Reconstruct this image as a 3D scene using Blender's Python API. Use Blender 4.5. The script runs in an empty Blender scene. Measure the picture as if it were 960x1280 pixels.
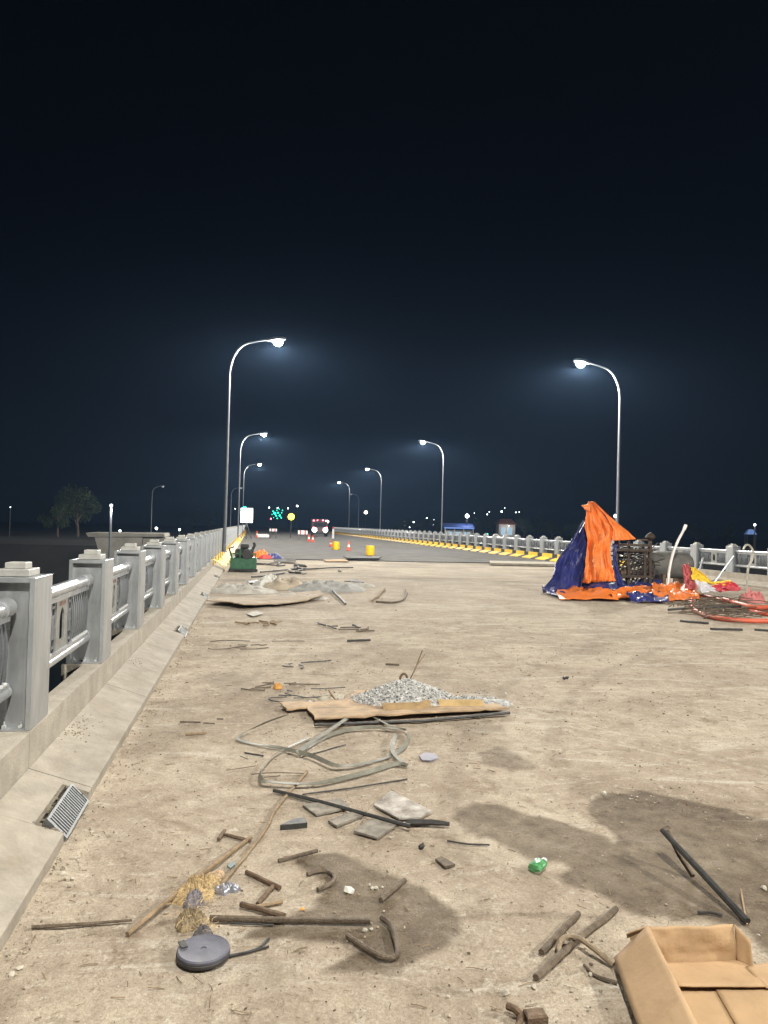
import bpy, math, random
import numpy as np
from mathutils import Vector, Matrix

# ------------------------------------------------------------------ camera
scene = bpy.context.scene
COL = scene.collection
CAM_H = 1.7
F_PX, CX, CY = 924.0, 480.0, 640.0
YAW, PITCH, ROLL = math.radians(10.1), math.radians(1.15), math.radians(1.5)
fwd = Vector((math.sin(YAW) * math.cos(PITCH), math.cos(YAW) * math.cos(PITCH), math.sin(PITCH)))
right0 = Vector((math.cos(YAW), -math.sin(YAW), 0))
up0 = right0.cross(fwd)
right = right0 * math.cos(ROLL) + up0 * math.sin(ROLL)
up = up0 * math.cos(ROLL) - right0 * math.sin(ROLL)
cam_d = bpy.data.cameras.new("camera")
cam = bpy.data.objects.new("camera", cam_d)
COL.objects.link(cam)
m = Matrix((right, up, -fwd)).transposed().to_4x4()
m.translation = Vector((0, 0, CAM_H))
cam.matrix_world = m
cam_d.sensor_fit = 'HORIZONTAL'
cam_d.sensor_width = 36
cam_d.lens = 36 * F_PX / 960
cam_d.clip_start = 0.05
cam_d.clip_end = 3000
scene.camera = cam

# ------------------------------------------------------------------ world: night sky with a little town glow low down
world = bpy.data.worlds.new("World")
scene.world = world
world.use_nodes = True
wn = world.node_tree
wn.nodes.clear()
w_out = wn.nodes.new('ShaderNodeOutputWorld')
w_bg = wn.nodes.new('ShaderNodeBackground')
w_geo = wn.nodes.new('ShaderNodeTexCoord')
w_sep = wn.nodes.new('ShaderNodeSeparateXYZ')
w_ramp = wn.nodes.new('ShaderNodeValToRGB')
wn.links.new(w_geo.outputs['Generated'], w_sep.inputs[0])
wn.links.new(w_sep.outputs['Z'], w_ramp.inputs[0])
wn.links.new(w_ramp.outputs[0], w_bg.inputs['Color'])
wn.links.new(w_bg.outputs[0], w_out.inputs[0])
e = w_ramp.color_ramp.elements
e[0].position = 0.0
e[0].color = (0.0034, 0.0054, 0.0086, 1)
e[1].position = 0.62
e[1].color = (0.0002, 0.0002, 0.0010, 1)
k = w_ramp.color_ramp.elements.new(0.16)
k.color = (0.0024, 0.0040, 0.0080, 1)
k = w_ramp.color_ramp.elements.new(0.36)
k.color = (0.0008, 0.0012, 0.0034, 1)
w_bg.inputs['Strength'].default_value = 0.7

vs = scene.view_settings
vs.view_transform = 'Standard'
vs.look = 'None'
vs.gamma = 1.0
vs.exposure = -0.18
scene.cycles.use_denoising = True
scene.cycles.max_bounces = 5
scene.cycles.volume_bounces = 0
scene.cycles.sample_clamp_indirect = 3.0

# lamp powers (night light comes from lamps standing here, plus an added abutment light)
STREET_LAMP_W = 5400.0
LENS_GLOW = 120.0

R = random.Random(7)

# ------------------------------------------------------------------ pixel helpers (photo pixels -> places on the deck)
def ray(px, py):
    return (fwd + right * ((px - CX) / F_PX) - up * ((py - CY) / F_PX))

def G(px, py, z=0.0):
    d = ray(px, py)
    t = (z - CAM_H) / d.z
    return Vector((d.x * t, d.y * t, z))

def at(px, py, depth):
    d = ray(px, py)
    return Vector((0, 0, CAM_H)) + d * depth

# ------------------------------------------------------------------ numpy value noise
def vnoise(x, y, seed=0):
    xi = np.floor(x).astype(np.int64); yi = np.floor(y).astype(np.int64)
    xf = x - xi; yf = y - yi
    xf = xf * xf * (3 - 2 * xf); yf = yf * yf * (3 - 2 * yf)
    def h(a, b):
        n = (a * 374761393 + b * 668265263 + seed * 982451653) & 0x7fffffff
        n = ((n ^ (n >> 13)) * 1274126177) & 0x7fffffff
        return ((n ^ (n >> 16)) & 0xffff) / 65535.0
    return ((h(xi, yi) * (1 - xf) + h(xi + 1, yi) * xf) * (1 - yf)
            + (h(xi, yi + 1) * (1 - xf) + h(xi + 1, yi + 1) * xf) * yf)

def fbm(x, y, seed=0, octaves=4):
    s = 0; a = 0.5; t = 0
    for o in range(octaves):
        s = s + a * vnoise(x * 2 ** o + 17 * o, y * 2 ** o + 31 * o, seed + o); t += a; a *= 0.5
    return s / t - 0.5

# ------------------------------------------------------------------ materials
MATS = {}
def mat(name, col, rough=0.8, metal=0.0, var=0.25, scale=8.0, bump=0.0, bscale=60.0, col2=None, spec=0.4,
        coords='Object', detail=6, alpha=None, trans=0.0, stain=None, stain_amt=0.5, stain_scale=1.3, stretch=None):
    if name in MATS:
        return MATS[name]
    mt = bpy.data.materials.new(name)
    mt.use_nodes = True
    nt = mt.node_tree
    b = nt.nodes['Principled BSDF']
    b.inputs['Roughness'].default_value = rough
    b.inputs['Metallic'].default_value = metal
    b.inputs['Specular IOR Level'].default_value = spec
    if trans:
        b.inputs['Transmission Weight'].default_value = trans
    tc = nt.nodes.new('ShaderNodeTexCoord')
    n1 = nt.nodes.new('ShaderNodeTexNoise')
    n1.inputs['Scale'].default_value = scale
    n1.inputs['Detail'].default_value = detail
    n1.inputs['Roughness'].default_value = 0.65
    nt.links.new(tc.outputs[coords], n1.inputs['Vector'])
    rp = nt.nodes.new('ShaderNodeValToRGB')
    rp.color_ramp.elements[0].position = 0.3
    rp.color_ramp.elements[1].position = 0.72
    c2 = col2 if col2 else tuple(min(1, c * (1 + var)) for c in col)
    c1 = tuple(c * (1 - var) for c in col)
    rp.color_ramp.elements[0].color = (*c1, 1)
    rp.color_ramp.elements[1].color = (*c2, 1)
    nt.links.new(n1.outputs['Fac'], rp.inputs[0])
    colour = rp.outputs[0]
    if stretch:
        mpg = nt.nodes.new('ShaderNodeMapping'); mpg.inputs['Scale'].default_value = stretch
        nt.links.new(tc.outputs[coords], mpg.inputs[0]); nt.links.new(mpg.outputs[0], n1.inputs['Vector'])
    if stain:
        n3 = nt.nodes.new('ShaderNodeTexNoise')
        n3.inputs['Scale'].default_value = stain_scale; n3.inputs['Detail'].default_value = 7; n3.inputs['Roughness'].default_value = 0.7
        n3.inputs['Distortion'].default_value = 0.8
        nt.links.new(tc.outputs[coords], n3.inputs['Vector'])
        r3 = nt.nodes.new('ShaderNodeMapRange'); r3.inputs[1].default_value = 0.52; r3.inputs[2].default_value = 0.70
        r3.inputs[4].default_value = stain_amt
        nt.links.new(n3.outputs['Fac'], r3.inputs[0])
        mx = nt.nodes.new('ShaderNodeMix'); mx.data_type = 'RGBA'; mx.inputs[7].default_value = (*stain, 1)
        nt.links.new(r3.outputs[0], mx.inputs[0]); nt.links.new(colour, mx.inputs[6])
        colour = mx.outputs[2]
    nt.links.new(colour, b.inputs['Base Color'])
    if bump:
        n2 = nt.nodes.new('ShaderNodeTexNoise')
        n2.inputs['Scale'].default_value = bscale
        n2.inputs['Detail'].default_value = 5
        nt.links.new(tc.outputs[coords], n2.inputs['Vector'])
        bp = nt.nodes.new('ShaderNodeBump')
        bp.inputs['Strength'].default_value = bump
        bp.inputs['Distance'].default_value = 0.01
        nt.links.new(n2.outputs['Fac'], bp.inputs['Height'])
        nt.links.new(bp.outputs[0], b.inputs['Normal'])
    MATS[name] = mt
    return mt

def glow(name, col, strength):
    if name in MATS:
        return MATS[name]
    mt = bpy.data.materials.new(name)
    mt.use_nodes = True
    nt = mt.node_tree
    nt.nodes.clear()
    o = nt.nodes.new('ShaderNodeOutputMaterial')
    em = nt.nodes.new('ShaderNodeEmission')
    em.inputs[0].default_value = (*col, 1)
    em.inputs[1].default_value = strength
    nt.links.new(em.outputs[0], o.inputs[0])
    MATS[name] = mt
    return mt

# ------------------------------------------------------------------ mesh builder
class MB:
    def __init__(self):
        self.v = []; self.f = []
    def quad(self, a, b, c, d):
        n = len(self.v)
        self.v += [tuple(a), tuple(b), tuple(c), tuple(d)]
        self.f.append((n, n + 1, n + 2, n + 3))
        return self
    def hexa(self, p):      # 8 points: bottom 4 then top 4
        n = len(self.v)
        self.v += [tuple(q) for q in p]
        for f in ((3, 2, 1, 0), (4, 5, 6, 7), (0, 1, 5, 4), (1, 2, 6, 5), (2, 3, 7, 6), (3, 0, 4, 7)):
            self.f.append(tuple(n + i for i in f))
        return self
    def box(self, x0, x1, y0, y1, z0, z1):
        return self.hexa([(x0, y0, z0), (x1, y0, z0), (x1, y1, z0), (x0, y1, z0),
                          (x0, y0, z1), (x1, y0, z1), (x1, y1, z1), (x0, y1, z1)])
    def bevel_box(self, x0, x1, y0, y1, z0, z1, b):
        n = len(self.v)
        for z, i in ((z0, b), (z0 + b, 0), (z1 - b, 0), (z1, b)):
            self.v += [(x0 + i, y0 + i, z), (x1 - i, y0 + i, z), (x1 - i, y1 - i, z), (x0 + i, y1 - i, z)]
        self.f.append((n + 3, n + 2, n + 1, n))
        for r in range(3):
            for i in range(4):
                a = n + r * 4 + i; c = n + r * 4 + (i + 1) % 4
                self.f.append((a, c, c + 4, a + 4))
        self.f.append((n + 12, n + 13, n + 14, n + 15))
        return self
    def tube(self, pts, r, seg=10, caps=True, jit=0.0):
        pts = [Vector(p) for p in pts]
        rs = r if isinstance(r, (list, tuple)) else [r] * len(pts)
        n0 = len(self.v)
        t = (pts[1] - pts[0]).normalized()
        ref = Vector((0, 0, 1)) if abs(t.z) < 0.9 else Vector((1, 0, 0))
        a = t.cross(ref).normalized()
        for i, p in enumerate(pts):
            if i == 0: t = pts[1] - pts[0]
            elif i == len(pts) - 1: t = pts[-1] - pts[-2]
            else: t = (pts[i + 1] - pts[i]).normalized() + (pts[i] - pts[i - 1]).normalized()
            t = t.normalized()
            a = (a - t * a.dot(t)).normalized()
            b = t.cross(a)
            for s in range(seg):
                an = 2 * math.pi * s / seg
                rr = rs[i] * (1 + (R.uniform(-jit, jit) if jit else 0))
                self.v.append(tuple(p + (a * math.cos(an) + b * math.sin(an)) * rr))
        for i in range(len(pts) - 1):
            for s in range(seg):
                q = n0 + i * seg + s; w = n0 + i * seg + (s + 1) % seg
                self.f.append((q, w, w + seg, q + seg))
        if caps:
            self.f.append(tuple(n0 + s for s in reversed(range(seg))))
            e = n0 + (len(pts) - 1) * seg
            self.f.append(tuple(e + s for s in range(seg)))
        return self
    def lathe(self, prof, seg=24, M=None):
        n0 = len(self.v)
        for (r, z) in prof:
            for s in range(seg):
                an = 2 * math.pi * s / seg
                p = Vector((r * math.cos(an), r * math.sin(an), z))
                self.v.append(tuple(M @ p if M else p))
        for i in range(len(prof) - 1):
            for s in range(seg):
                q = n0 + i * seg + s; w = n0 + i * seg + (s + 1) % seg
                self.f.append((q, w, w + seg, q + seg))
        self.f.append(tuple(n0 + s for s in reversed(range(seg))))
        e = n0 + (len(prof) - 1) * seg
        self.f.append(tuple(e + s for s in range(seg)))
        return self
    def grid(self, P):      # 2-D list of points
        n0 = len(self.v); h = len(P); w = len(P[0])
        for row in P:
            self.v += [tuple(p) for p in row]
        for i in range(h - 1):
            for j in range(w - 1):
                a = n0 + i * w + j
                self.f.append((a, a + 1, a + w + 1, a + w))
        return self
    def prism(self, poly, z0, z1):      # flat polygon plate in x,y
        n = len(poly); n0 = len(self.v)
        zz0 = z0 if isinstance(z0, (list, tuple)) else [z0] * n
        zz1 = z1 if isinstance(z1, (list, tuple)) else [z1] * n
        self.v += [(p[0], p[1], zz0[i]) for i, p in enumerate(poly)]
        self.v += [(p[0], p[1], zz1[i]) for i, p in enumerate(poly)]
        self.f.append(tuple(n0 + i for i in reversed(range(n))))
        self.f.append(tuple(n0 + n + i for i in range(n)))
        for i in range(n):
            j = (i + 1) % n
            self.f.append((n0 + i, n0 + j, n0 + n + j, n0 + n + i))
        return self
    def rock(self, c, s, squash=0.6):
        g = (1 + 5 ** .5) / 2
        vs_ = [(-1, g, 0), (1, g, 0), (-1, -g, 0), (1, -g, 0), (0, -1, g), (0, 1, g), (0, -1, -g), (0, 1, -g),
               (g, 0, -1), (g, 0, 1), (-g, 0, -1), (-g, 0, 1)]
        fs = [(0, 11, 5), (0, 5, 1), (0, 1, 7), (0, 7, 10), (0, 10, 11), (1, 5, 9), (5, 11, 4), (11, 10, 2), (10, 7, 6),
              (7, 1, 8), (3, 9, 4), (3, 4, 2), (3, 2, 6), (3, 6, 8), (3, 8, 9), (4, 9, 5), (2, 4, 11), (6, 2, 10), (8, 6, 7), (9, 8, 1)]
        n0 = len(self.v); rz = R.uniform(0, 6.28); ca, sa = math.cos(rz), math.sin(rz)
        sx, sy = R.uniform(.7, 1.3), R.uniform(.6, 1.0)
        for v in vs_:
            q = s * .53 * R.uniform(.7, 1.15)
            x, y, z = v[0] * q * sx, v[1] * q * sy, v[2] * q * squash
            self.v.append((c[0] + x * ca - y * sa, c[1] + x * sa + y * ca, c[2] + z))
        self.f += [tuple(n0 + i for i in f) for f in fs]
        return self
    def mesh(self, name, smooth=False):
        me = bpy.data.meshes.new(name)
        me.from_pydata(self.v, [], self.f)
        if smooth:
            me.polygons.foreach_set('use_smooth', [True] * len(me.polygons))
            try:
                me.set_sharp_from_angle(angle=math.radians(40))
            except Exception:
                pass
        me.update()
        return me
    def build(self, name, material, parent=None, smooth=False):
        return place(name, self.mesh(name, smooth), material, parent)

def place(name, me, material=None, parent=None):
    o = bpy.data.objects.new(name, me)
    COL.objects.link(o)
    if material is not None and len(me.materials) == 0:
        me.materials.append(material)
    if parent is not None:
        o.parent = parent
    return o

def tag(o, label=None, cat=None, group=None, kind=None):
    if label: o['label'] = label
    if cat: o['category'] = cat
    if group: o['group'] = group
    if kind: o['kind'] = kind
    return o

def thing(name, label, cat, loc=(0, 0, 0), rz=0.0, group=None):
    o = bpy.data.objects.new(name, None)
    COL.objects.link(o)
    o.location = loc
    o.rotation_euler = (0, 0, rz)
    o.empty_display_size = 0.2
    return tag(o, label, cat, group)

def solid(o, th, off=-1.0):
    md = o.modifiers.new('thickness', 'SOLIDIFY')
    md.thickness = th
    md.offset = off
    return o

def spline(pts, n=6):
    pts = [Vector(p) for p in pts]
    out = []
    P = [pts[0] * 2 - pts[1]] + pts + [pts[-1] * 2 - pts[-2]]
    for i in range(1, len(P) - 2):
        p0, p1, p2, p3 = P[i - 1], P[i], P[i + 1], P[i + 2]
        for s in range(n):
            t = s / n
            out.append(0.5 * ((2 * p1) + (p2 - p0) * t + (2 * p0 - 5 * p1 + 4 * p2 - p3) * t * t
                              + (3 * p1 - p0 - 3 * p2 + p3) * t ** 3))
    out.append(pts[-1])
    return out

# material library
M_conc = mat('kerb_concrete', (0.285, 0.252, 0.203), 0.92, var=0.24, scale=5.0, bump=0.6, bscale=45, coords='Object', detail=8, stain=(0.17, 0.13, 0.085), stain_amt=.55, stain_scale=1.6)
M_conc2 = mat('parapet_concrete', (0.325, 0.290, 0.235), 0.92, var=0.22, scale=4.0, bump=0.5, bscale=50, detail=8, stain=(0.18, 0.15, 0.11), stain_amt=.45, stain_scale=2.2)
M_galv = mat('galvanised_steel', (0.40, 0.415, 0.425), 0.36, metal=0.6, var=0.2, scale=5, bump=0.04, bscale=70, spec=0.5, stretch=(2.2, 2.2, .5), stain=(0.22, 0.20, 0.165), stain_amt=.4, stain_scale=2.6)
M_galv2 = mat('galvanised_rail', (0.50, 0.52, 0.54), 0.30, metal=0.65, var=0.22, scale=9, bump=0.05, bscale=80, spec=0.5)
M_bolt = mat('zinc_bolt', (0.62, 0.63, 0.62), 0.35, metal=0.6, var=0.2, scale=30)
M_rust = mat('rusty_steel', (0.135, 0.088, 0.055), 0.8, metal=0.15, var=0.45, scale=30, bump=0.6, bscale=130, stain=(0.26, 0.20, 0.14), stain_amt=.55, stain_scale=14)
M_rebar = mat('rebar_brown', (0.125, 0.095, 0.066), 0.75, metal=0.2, var=0.4, scale=40, bump=0.7, bscale=160, stain=(0.25, 0.20, 0.14), stain_amt=.6, stain_scale=14)
M_dark = mat('dark_steel', (0.05, 0.048, 0.045), 0.6, metal=0.3, var=0.4, scale=30, bump=0.3, bscale=150)
M_wood = mat('weathered_wood', (0.24, 0.17, 0.10), 0.85, var=0.4, scale=25, bump=0.5, bscale=120)
M_ply = mat('plywood', (0.34, 0.235, 0.135), 0.85, var=0.42, scale=6, bump=0.3, bscale=70)
M_card = mat('cardboard', (0.40, 0.265, 0.145), 0.85, var=0.14, scale=3.5, bump=0.25, bscale=40, detail=8, stain=(0.24, 0.155, 0.085), stain_amt=.4, stain_scale=4.5)
M_band = mat('strapping_steel', (0.155, 0.148, 0.115), 0.6, metal=0.1, var=0.35, scale=14)
M_burlap = mat('straw_burlap', (0.44, 0.32, 0.165), 0.95, var=0.5, scale=30, bump=0.9, bscale=150)
M_greydisc = mat('slate_plastic', (0.085, 0.085, 0.108), 0.6, stain=(0.16, 0.13, 0.10), stain_amt=.5, stain_scale=9, var=0.25, scale=18, bump=0.1, bscale=120)
M_stone = mat('loose_stone', (0.42, 0.38, 0.31), 0.95, var=0.3, scale=20, bump=0.3)
M_gravel = mat('crushed_gravel', (0.36, 0.35, 0.33), 0.95, var=0.55, scale=22, detail=2)
M_tarpo = mat('orange_tarp', (0.74, 0.185, 0.032), 0.5, var=0.18, scale=2.5, bump=0.5, bscale=9, stain=(0.42, 0.22, 0.11), stain_amt=.55, stain_scale=1.8)
M_tarpb = mat('blue_tarp', (0.028, 0.033, 0.14), 0.36, var=0.35, scale=3, bump=0.6, bscale=8, stain=(0.10, 0.10, 0.16), stain_amt=.5, stain_scale=2.0)
M_yellow = mat('yellow_paint', (0.72, 0.46, 0.03), 0.65, var=0.18, scale=4)
M_black = mat('black_paint', (0.03, 0.03, 0.03), 0.7, var=0.3, scale=4)
M_white = mat('white_paint', (0.72, 0.71, 0.68), 0.6, var=0.12, scale=6)
M_red = mat('red_paint', (0.55, 0.05, 0.04), 0.55, var=0.2, scale=6)
M_hose = mat('red_hose', (0.52, 0.105, 0.055), 0.5, var=0.2, scale=5)
M_green = mat('green_machine', (0.035, 0.13, 0.06), 0.5, var=0.35, scale=7)
M_cem = mat('cement_bag', (0.44, 0.41, 0.36), 0.9, var=0.28, scale=5, bump=0.3, bscale=40)
M_pole = mat('lamp_pole_steel', (0.115, 0.125, 0.135), 0.55, metal=0.2, var=0.12, scale=2)
M_head = mat('lamp_housing', (0.25, 0.26, 0.28), 0.5, metal=0.3, var=0.1, scale=4)
M_soil = mat('dark_soil', (0.022, 0.021, 0.018), 1.0, var=0.4, scale=0.2)
M_leaf = mat('tree_leaf', (0.04, 0.06, 0.025), 0.7, var=0.5, scale=1.5)
M_bark = mat('tree_bark', (0.09, 0.065, 0.045), 0.95, var=0.4, scale=8)
M_wall = mat('plaster_wall', (0.45, 0.42, 0.38), 0.9, var=0.15, scale=1.0)
M_roof = mat('tile_roof', (0.28, 0.12, 0.08), 0.9, var=0.25, scale=2)
G_lamp = glow('lamp_light', (0.93, 0.97, 1.0), LENS_GLOW)
G_lampw = glow('lamp_light_warm', (1.0, 0.95, 0.62), 20)
G_white = glow('far_white_light', (0.9, 0.96, 1.0), 14)
G_blue = glow('fascia_blue_glow', (0.25, 0.42, 1.0), 0.9)
G_green = glow('far_green_light', (0.03, 1.0, 0.62), 4)
G_yel = glow('far_yellow_light', (1.0, 0.85, 0.08), 6)
G_redl = glow('far_red_light', (1.0, 0.12, 0.16), 14)
G_win = glow('lit_window', (0.55, 0.80, 1.0), 0.8)

# ------------------------------------------------------------------ deck material
def deck_material():
    mt = bpy.data.materials.new('dusty_concrete_deck')
    mt.use_nodes = True
    nt = mt.node_tree; N = nt.nodes; L = nt.links
    b = N['Principled BSDF']
    tc = N.new('ShaderNodeTexCoord')
    def noise(scale, detail=6, rough=0.6, vec=None, dist=0.0):
        n = N.new('ShaderNodeTexNoise')
        n.inputs['Scale'].default_value = scale; n.inputs['Detail'].default_value = detail
        n.inputs['Roughness'].default_value = rough; n.inputs['Distortion'].default_value = dist
        L.new(vec if vec else tc.outputs['Object'], n.inputs['Vector'])
        return n.outputs['Fac']
    def ramp(fac, p0, p1, c0=(0, 0, 0, 1), c1=(1, 1, 1, 1)):
        r = N.new('ShaderNodeValToRGB')
        r.color_ramp.elements[0].position = p0; r.color_ramp.elements[1].position = p1
        r.color_ramp.elements[0].color = c0; r.color_ramp.elements[1].color = c1
        L.new(fac, r.inputs[0])
        return r.outputs[0]
    def mix(fac, a, bb, mode='MIX', f=1.0):
        x = N.new('ShaderNodeMix'); x.data_type = 'RGBA'; x.blend_type = mode
        if fac is None: x.inputs[0].default_value = f
        else: L.new(fac, x.inputs[0])
        for s, q in ((6, a), (7, bb)):
            if isinstance(q, tuple): x.inputs[s].default_value = q
            else: L.new(q, x.inputs[s])
        return x.outputs[2]
    def math_(op, a, bb):
        x = N.new('ShaderNodeMath'); x.operation = op
        for s, q in ((0, a), (1, bb)):
            if isinstance(q, (int, float)): x.inputs[s].default_value = q
            else: L.new(q, x.inputs[s])
        return x.outputs[0]
    mp = N.new('ShaderNodeMapping'); mp.inputs['Scale'].default_value = (0.35, 1.5, 1); mp.inputs['Rotation'].default_value = (0, 0, 0.35)
    L.new(tc.outputs['Object'], mp.inputs[0])
    base = mix(ramp(noise(0.8, 6, 0.66, dist=0.8), 0.36, 0.64), (0.345, 0.280, 0.212, 1), (0.515, 0.440, 0.345, 1))
    mott = ramp(noise(6.5, 6, 0.74, dist=0.5), 0.30, 0.70, (0.76, 0.735, 0.70, 1), (1.20, 1.195, 1.18, 1))
    base = mix(None, base, mott, 'MULTIPLY', 0.85)
    pale = ramp(noise(1.5, 7, 0.74, vec=mp.outputs[0], dist=1.4), 0.545, 0.64)
    base = mix(math_('MULTIPLY', pale, 0.75), base, (0.60, 0.54, 0.445, 1))
    crust = ramp(noise(11, 5, 0.75, dist=0.4), 0.575, 0.635)
    base = mix(math_('MULTIPLY', crust, 0.5), base, (0.62, 0.56, 0.46, 1))
    brown = ramp(noise(3.1, 6, 0.75, dist=0.9), 0.55, 0.68)
    base = mix(math_('MULTIPLY', brown, 0.62), base, (0.215, 0.155, 0.098, 1))
    scab = ramp(noise(16, 4, 0.7, dist=0.3), 0.60, 0.66)
    base = mix(math_('MULTIPLY', scab, 0.5), base, (0.16, 0.112, 0.068, 1))
    grit = ramp(noise(75, 3, 0.8), 0.34, 0.66, (0.77, 0.76, 0.745, 1), (1.15, 1.15, 1.145, 1))
    base = mix(None, base, grit, 'MULTIPLY', 0.9)
    vor = N.new('ShaderNodeTexVoronoi'); vor.inputs['Scale'].default_value = 34
    L.new(tc.outputs['Object'], vor.inputs['Vector'])
    spk = ramp(vor.outputs['Distance'], 0.07, 0.17)
    sel = ramp(noise(6, 3), 0.50, 0.62)
    spots = math_('MULTIPLY', math_('SUBTRACT', 1.0, spk), sel)
    base = mix(math_('MULTIPLY', spots, 0.7), base, (0.10, 0.07, 0.045, 1))
    # greyer, darker tone that grows towards the joint
    sp = N.new('ShaderNodeSeparateXYZ'); L.new(tc.outputs['Object'], sp.inputs[0])
    mr = N.new('ShaderNodeMapRange'); mr.inputs[1].default_value = 11; mr.inputs[2].default_value = 34
    L.new(sp.outputs['Y'], mr.inputs[0])
    g = math_('MULTIPLY', mr.outputs[0], ramp(noise(0.55, 7, 0.65, dist=0.7), 0.25, 0.6))
    base = mix(math_('MULTIPLY', g, 0.85), base, (0.26, 0.235, 0.195, 1))
    at_ = N.new('ShaderNodeAttribute'); at_.attribute_name = 'wet'
    at2 = N.new('ShaderNodeAttribute'); at2.attribute_name = 'pale'
    base = mix(math_('MULTIPLY', at2.outputs['Fac'], 0.7), base, (0.60, 0.545, 0.46, 1))
    wetc = mix(None, base, (0.285, 0.25, 0.205, 1), 'MULTIPLY', 1.0)
    base = mix(at_.outputs['Fac'], base, wetc)
    L.new(base, b.inputs['Base Color'])
    rr = N.new('ShaderNodeMapRange'); rr.inputs[3].default_value = 0.95; rr.inputs[4].default_value = 0.72
    L.new(at_.outputs['Fac'], rr.inputs[0]); L.new(rr.outputs[0], b.inputs['Roughness'])
    b.inputs['Specular IOR Level'].default_value = 0.2
    bh = math_('ADD', math_('MULTIPLY', noise(22, 6, 0.76), 1.0), math_('MULTIPLY', noise(110, 3, 0.75), 0.45))
    bp = N.new('ShaderNodeBump'); bp.inputs['Strength'].default_value = 1.0; bp.inputs['Distance'].default_value = 0.022
    L.new(bh, bp.inputs['Height']); L.new(bp.outputs[0], b.inputs['Normal'])
    return mt

M_deck = deck_material()
M_asph = mat('worn_asphalt', (0.085, 0.080, 0.072), 0.9, var=0.4, scale=0.8, bump=0.4, bscale=60, col2=(0.150, 0.138, 0.118))
M_joint = mat('joint_dark', (0.05, 0.046, 0.04), 0.9, var=0.3, scale=4)

# ------------------------------------------------------------------ deck
KX = 0.92            # left kerb foot
RX = 16.6            # right kerb foot
JY = 36.0            # expansion joint
def grow(a, b, s0, k):
    out = [a]; s = s0
    while out[-1] < b:
        out.append(min(b, out[-1] + s)); s *= k
    return out
xs = list(np.arange(-KX - 0.02, 3.2, 0.02)) + grow(3.2, RX + 0.02, 0.03, 1.045)
ys = [-14, -8, -4, -1, 0.5] + list(np.arange(1.4, 6.2, 0.02)) + grow(6.2, JY - 0.15, 0.03, 1.03)
xs = np.array(xs); ys = np.array(ys)
XX, YY = np.meshgrid(xs, ys)
ZZ = fbm(XX * 1.6, YY * 1.6, 3, 4) * 0.012 + fbm(XX * 7, YY * 7, 9, 5) * 0.014 + np.clip(fbm(XX * 12, YY * 12, 19, 3) - .12, 0, 1) * 0.03 - 0.006

def poly_sd(px_poly, X, Y):
    P = [G(*p) for p in px_poly]
    P = [(p.x, p.y) for p in P]
    inside = np.zeros(X.shape, bool); dmin = np.full(X.shape, 1e9)
    n = len(P)
    for i in range(n):
        x0, y0 = P[i]; x1, y1 = P[(i + 1) % n]
        c = ((y0 > Y) != (y1 > Y)) & (X < (x1 - x0) * (Y - y0) / ((y1 - y0) or 1e-9) + x0)
        inside ^= c
        dx, dy = x1 - x0, y1 - y0
        t = np.clip(((X - x0) * dx + (Y - y0) * dy) / (dx * dx + dy * dy + 1e-12), 0, 1)
        dmin = np.minimum(dmin, np.hypot(X - x0 - t * dx, Y - y0 - t * dy))
    return np.where(inside, dmin, -dmin)

wet_polys = [
    ([(366, 1074), (385, 1069), (412, 1068), (450, 1078), (478, 1088), (506, 1100), (540, 1122), (566, 1145), (570, 1156),
      (545, 1184), (500, 1204), (458, 1216), (420, 1221), (388, 1219), (400, 1205), (436, 1188), (400, 1180), (352, 1176),
      (318, 1168), (340, 1150), (395, 1140), (400, 1108), (376, 1092)], 0.05, 0.93),
    ([(737, 1010), (752, 990), (800, 988), (850, 997), (905, 1010), (960, 1024), (1040, 1050), (1040, 1180), (960, 1195), (930, 1160),
      (880, 1150), (800, 1150), (775, 1130), (740, 1112), (700, 1098), (700, 1082), (672, 1078), (650, 1068), (612, 1048), (560, 1022),
      (590, 1000), (625, 1004), (662, 1016), (700, 1030), (740, 1036), (768, 1052), (770, 1044), (745, 1030)], 0.055, 0.95),
    ([(588, 938), (620, 934), (650, 944), (672, 958), (640, 962), (605, 952)], 0.05, 0.65),
    ([(548, 1236), (570, 1230), (592, 1238), (584, 1246), (560, 1246)], 0.03, 0.55),
    ([(180, 880), (230, 872), (250, 905), (200, 940), (165, 950)], 0.12, 0.35),
    ([(250, 845), (290, 838), (320, 850), (280, 862)], 0.10, 0.40),
    ([(560, 905), (610, 900), (640, 915), (590, 920)], 0.06, 0.5),
    ([(330, 1200), (360, 1196), (380, 1215), (350, 1240), (310, 1230)], 0.06, 0.30),
]
wet = np.zeros(XX.shape)
wob = fbm(XX * 5, YY * 5, 21, 4)
for poly, soft, amt in wet_polys:
    sd = poly_sd(poly, XX, YY) + wob * 0.16
    wet = np.maximum(wet, np.clip(sd / (soft * .45) * 0.5 + 0.5, 0, 1) * amt)
wet *= (0.86 + 0.5 * fbm(XX * 14, YY * 14, 5, 3))
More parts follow.
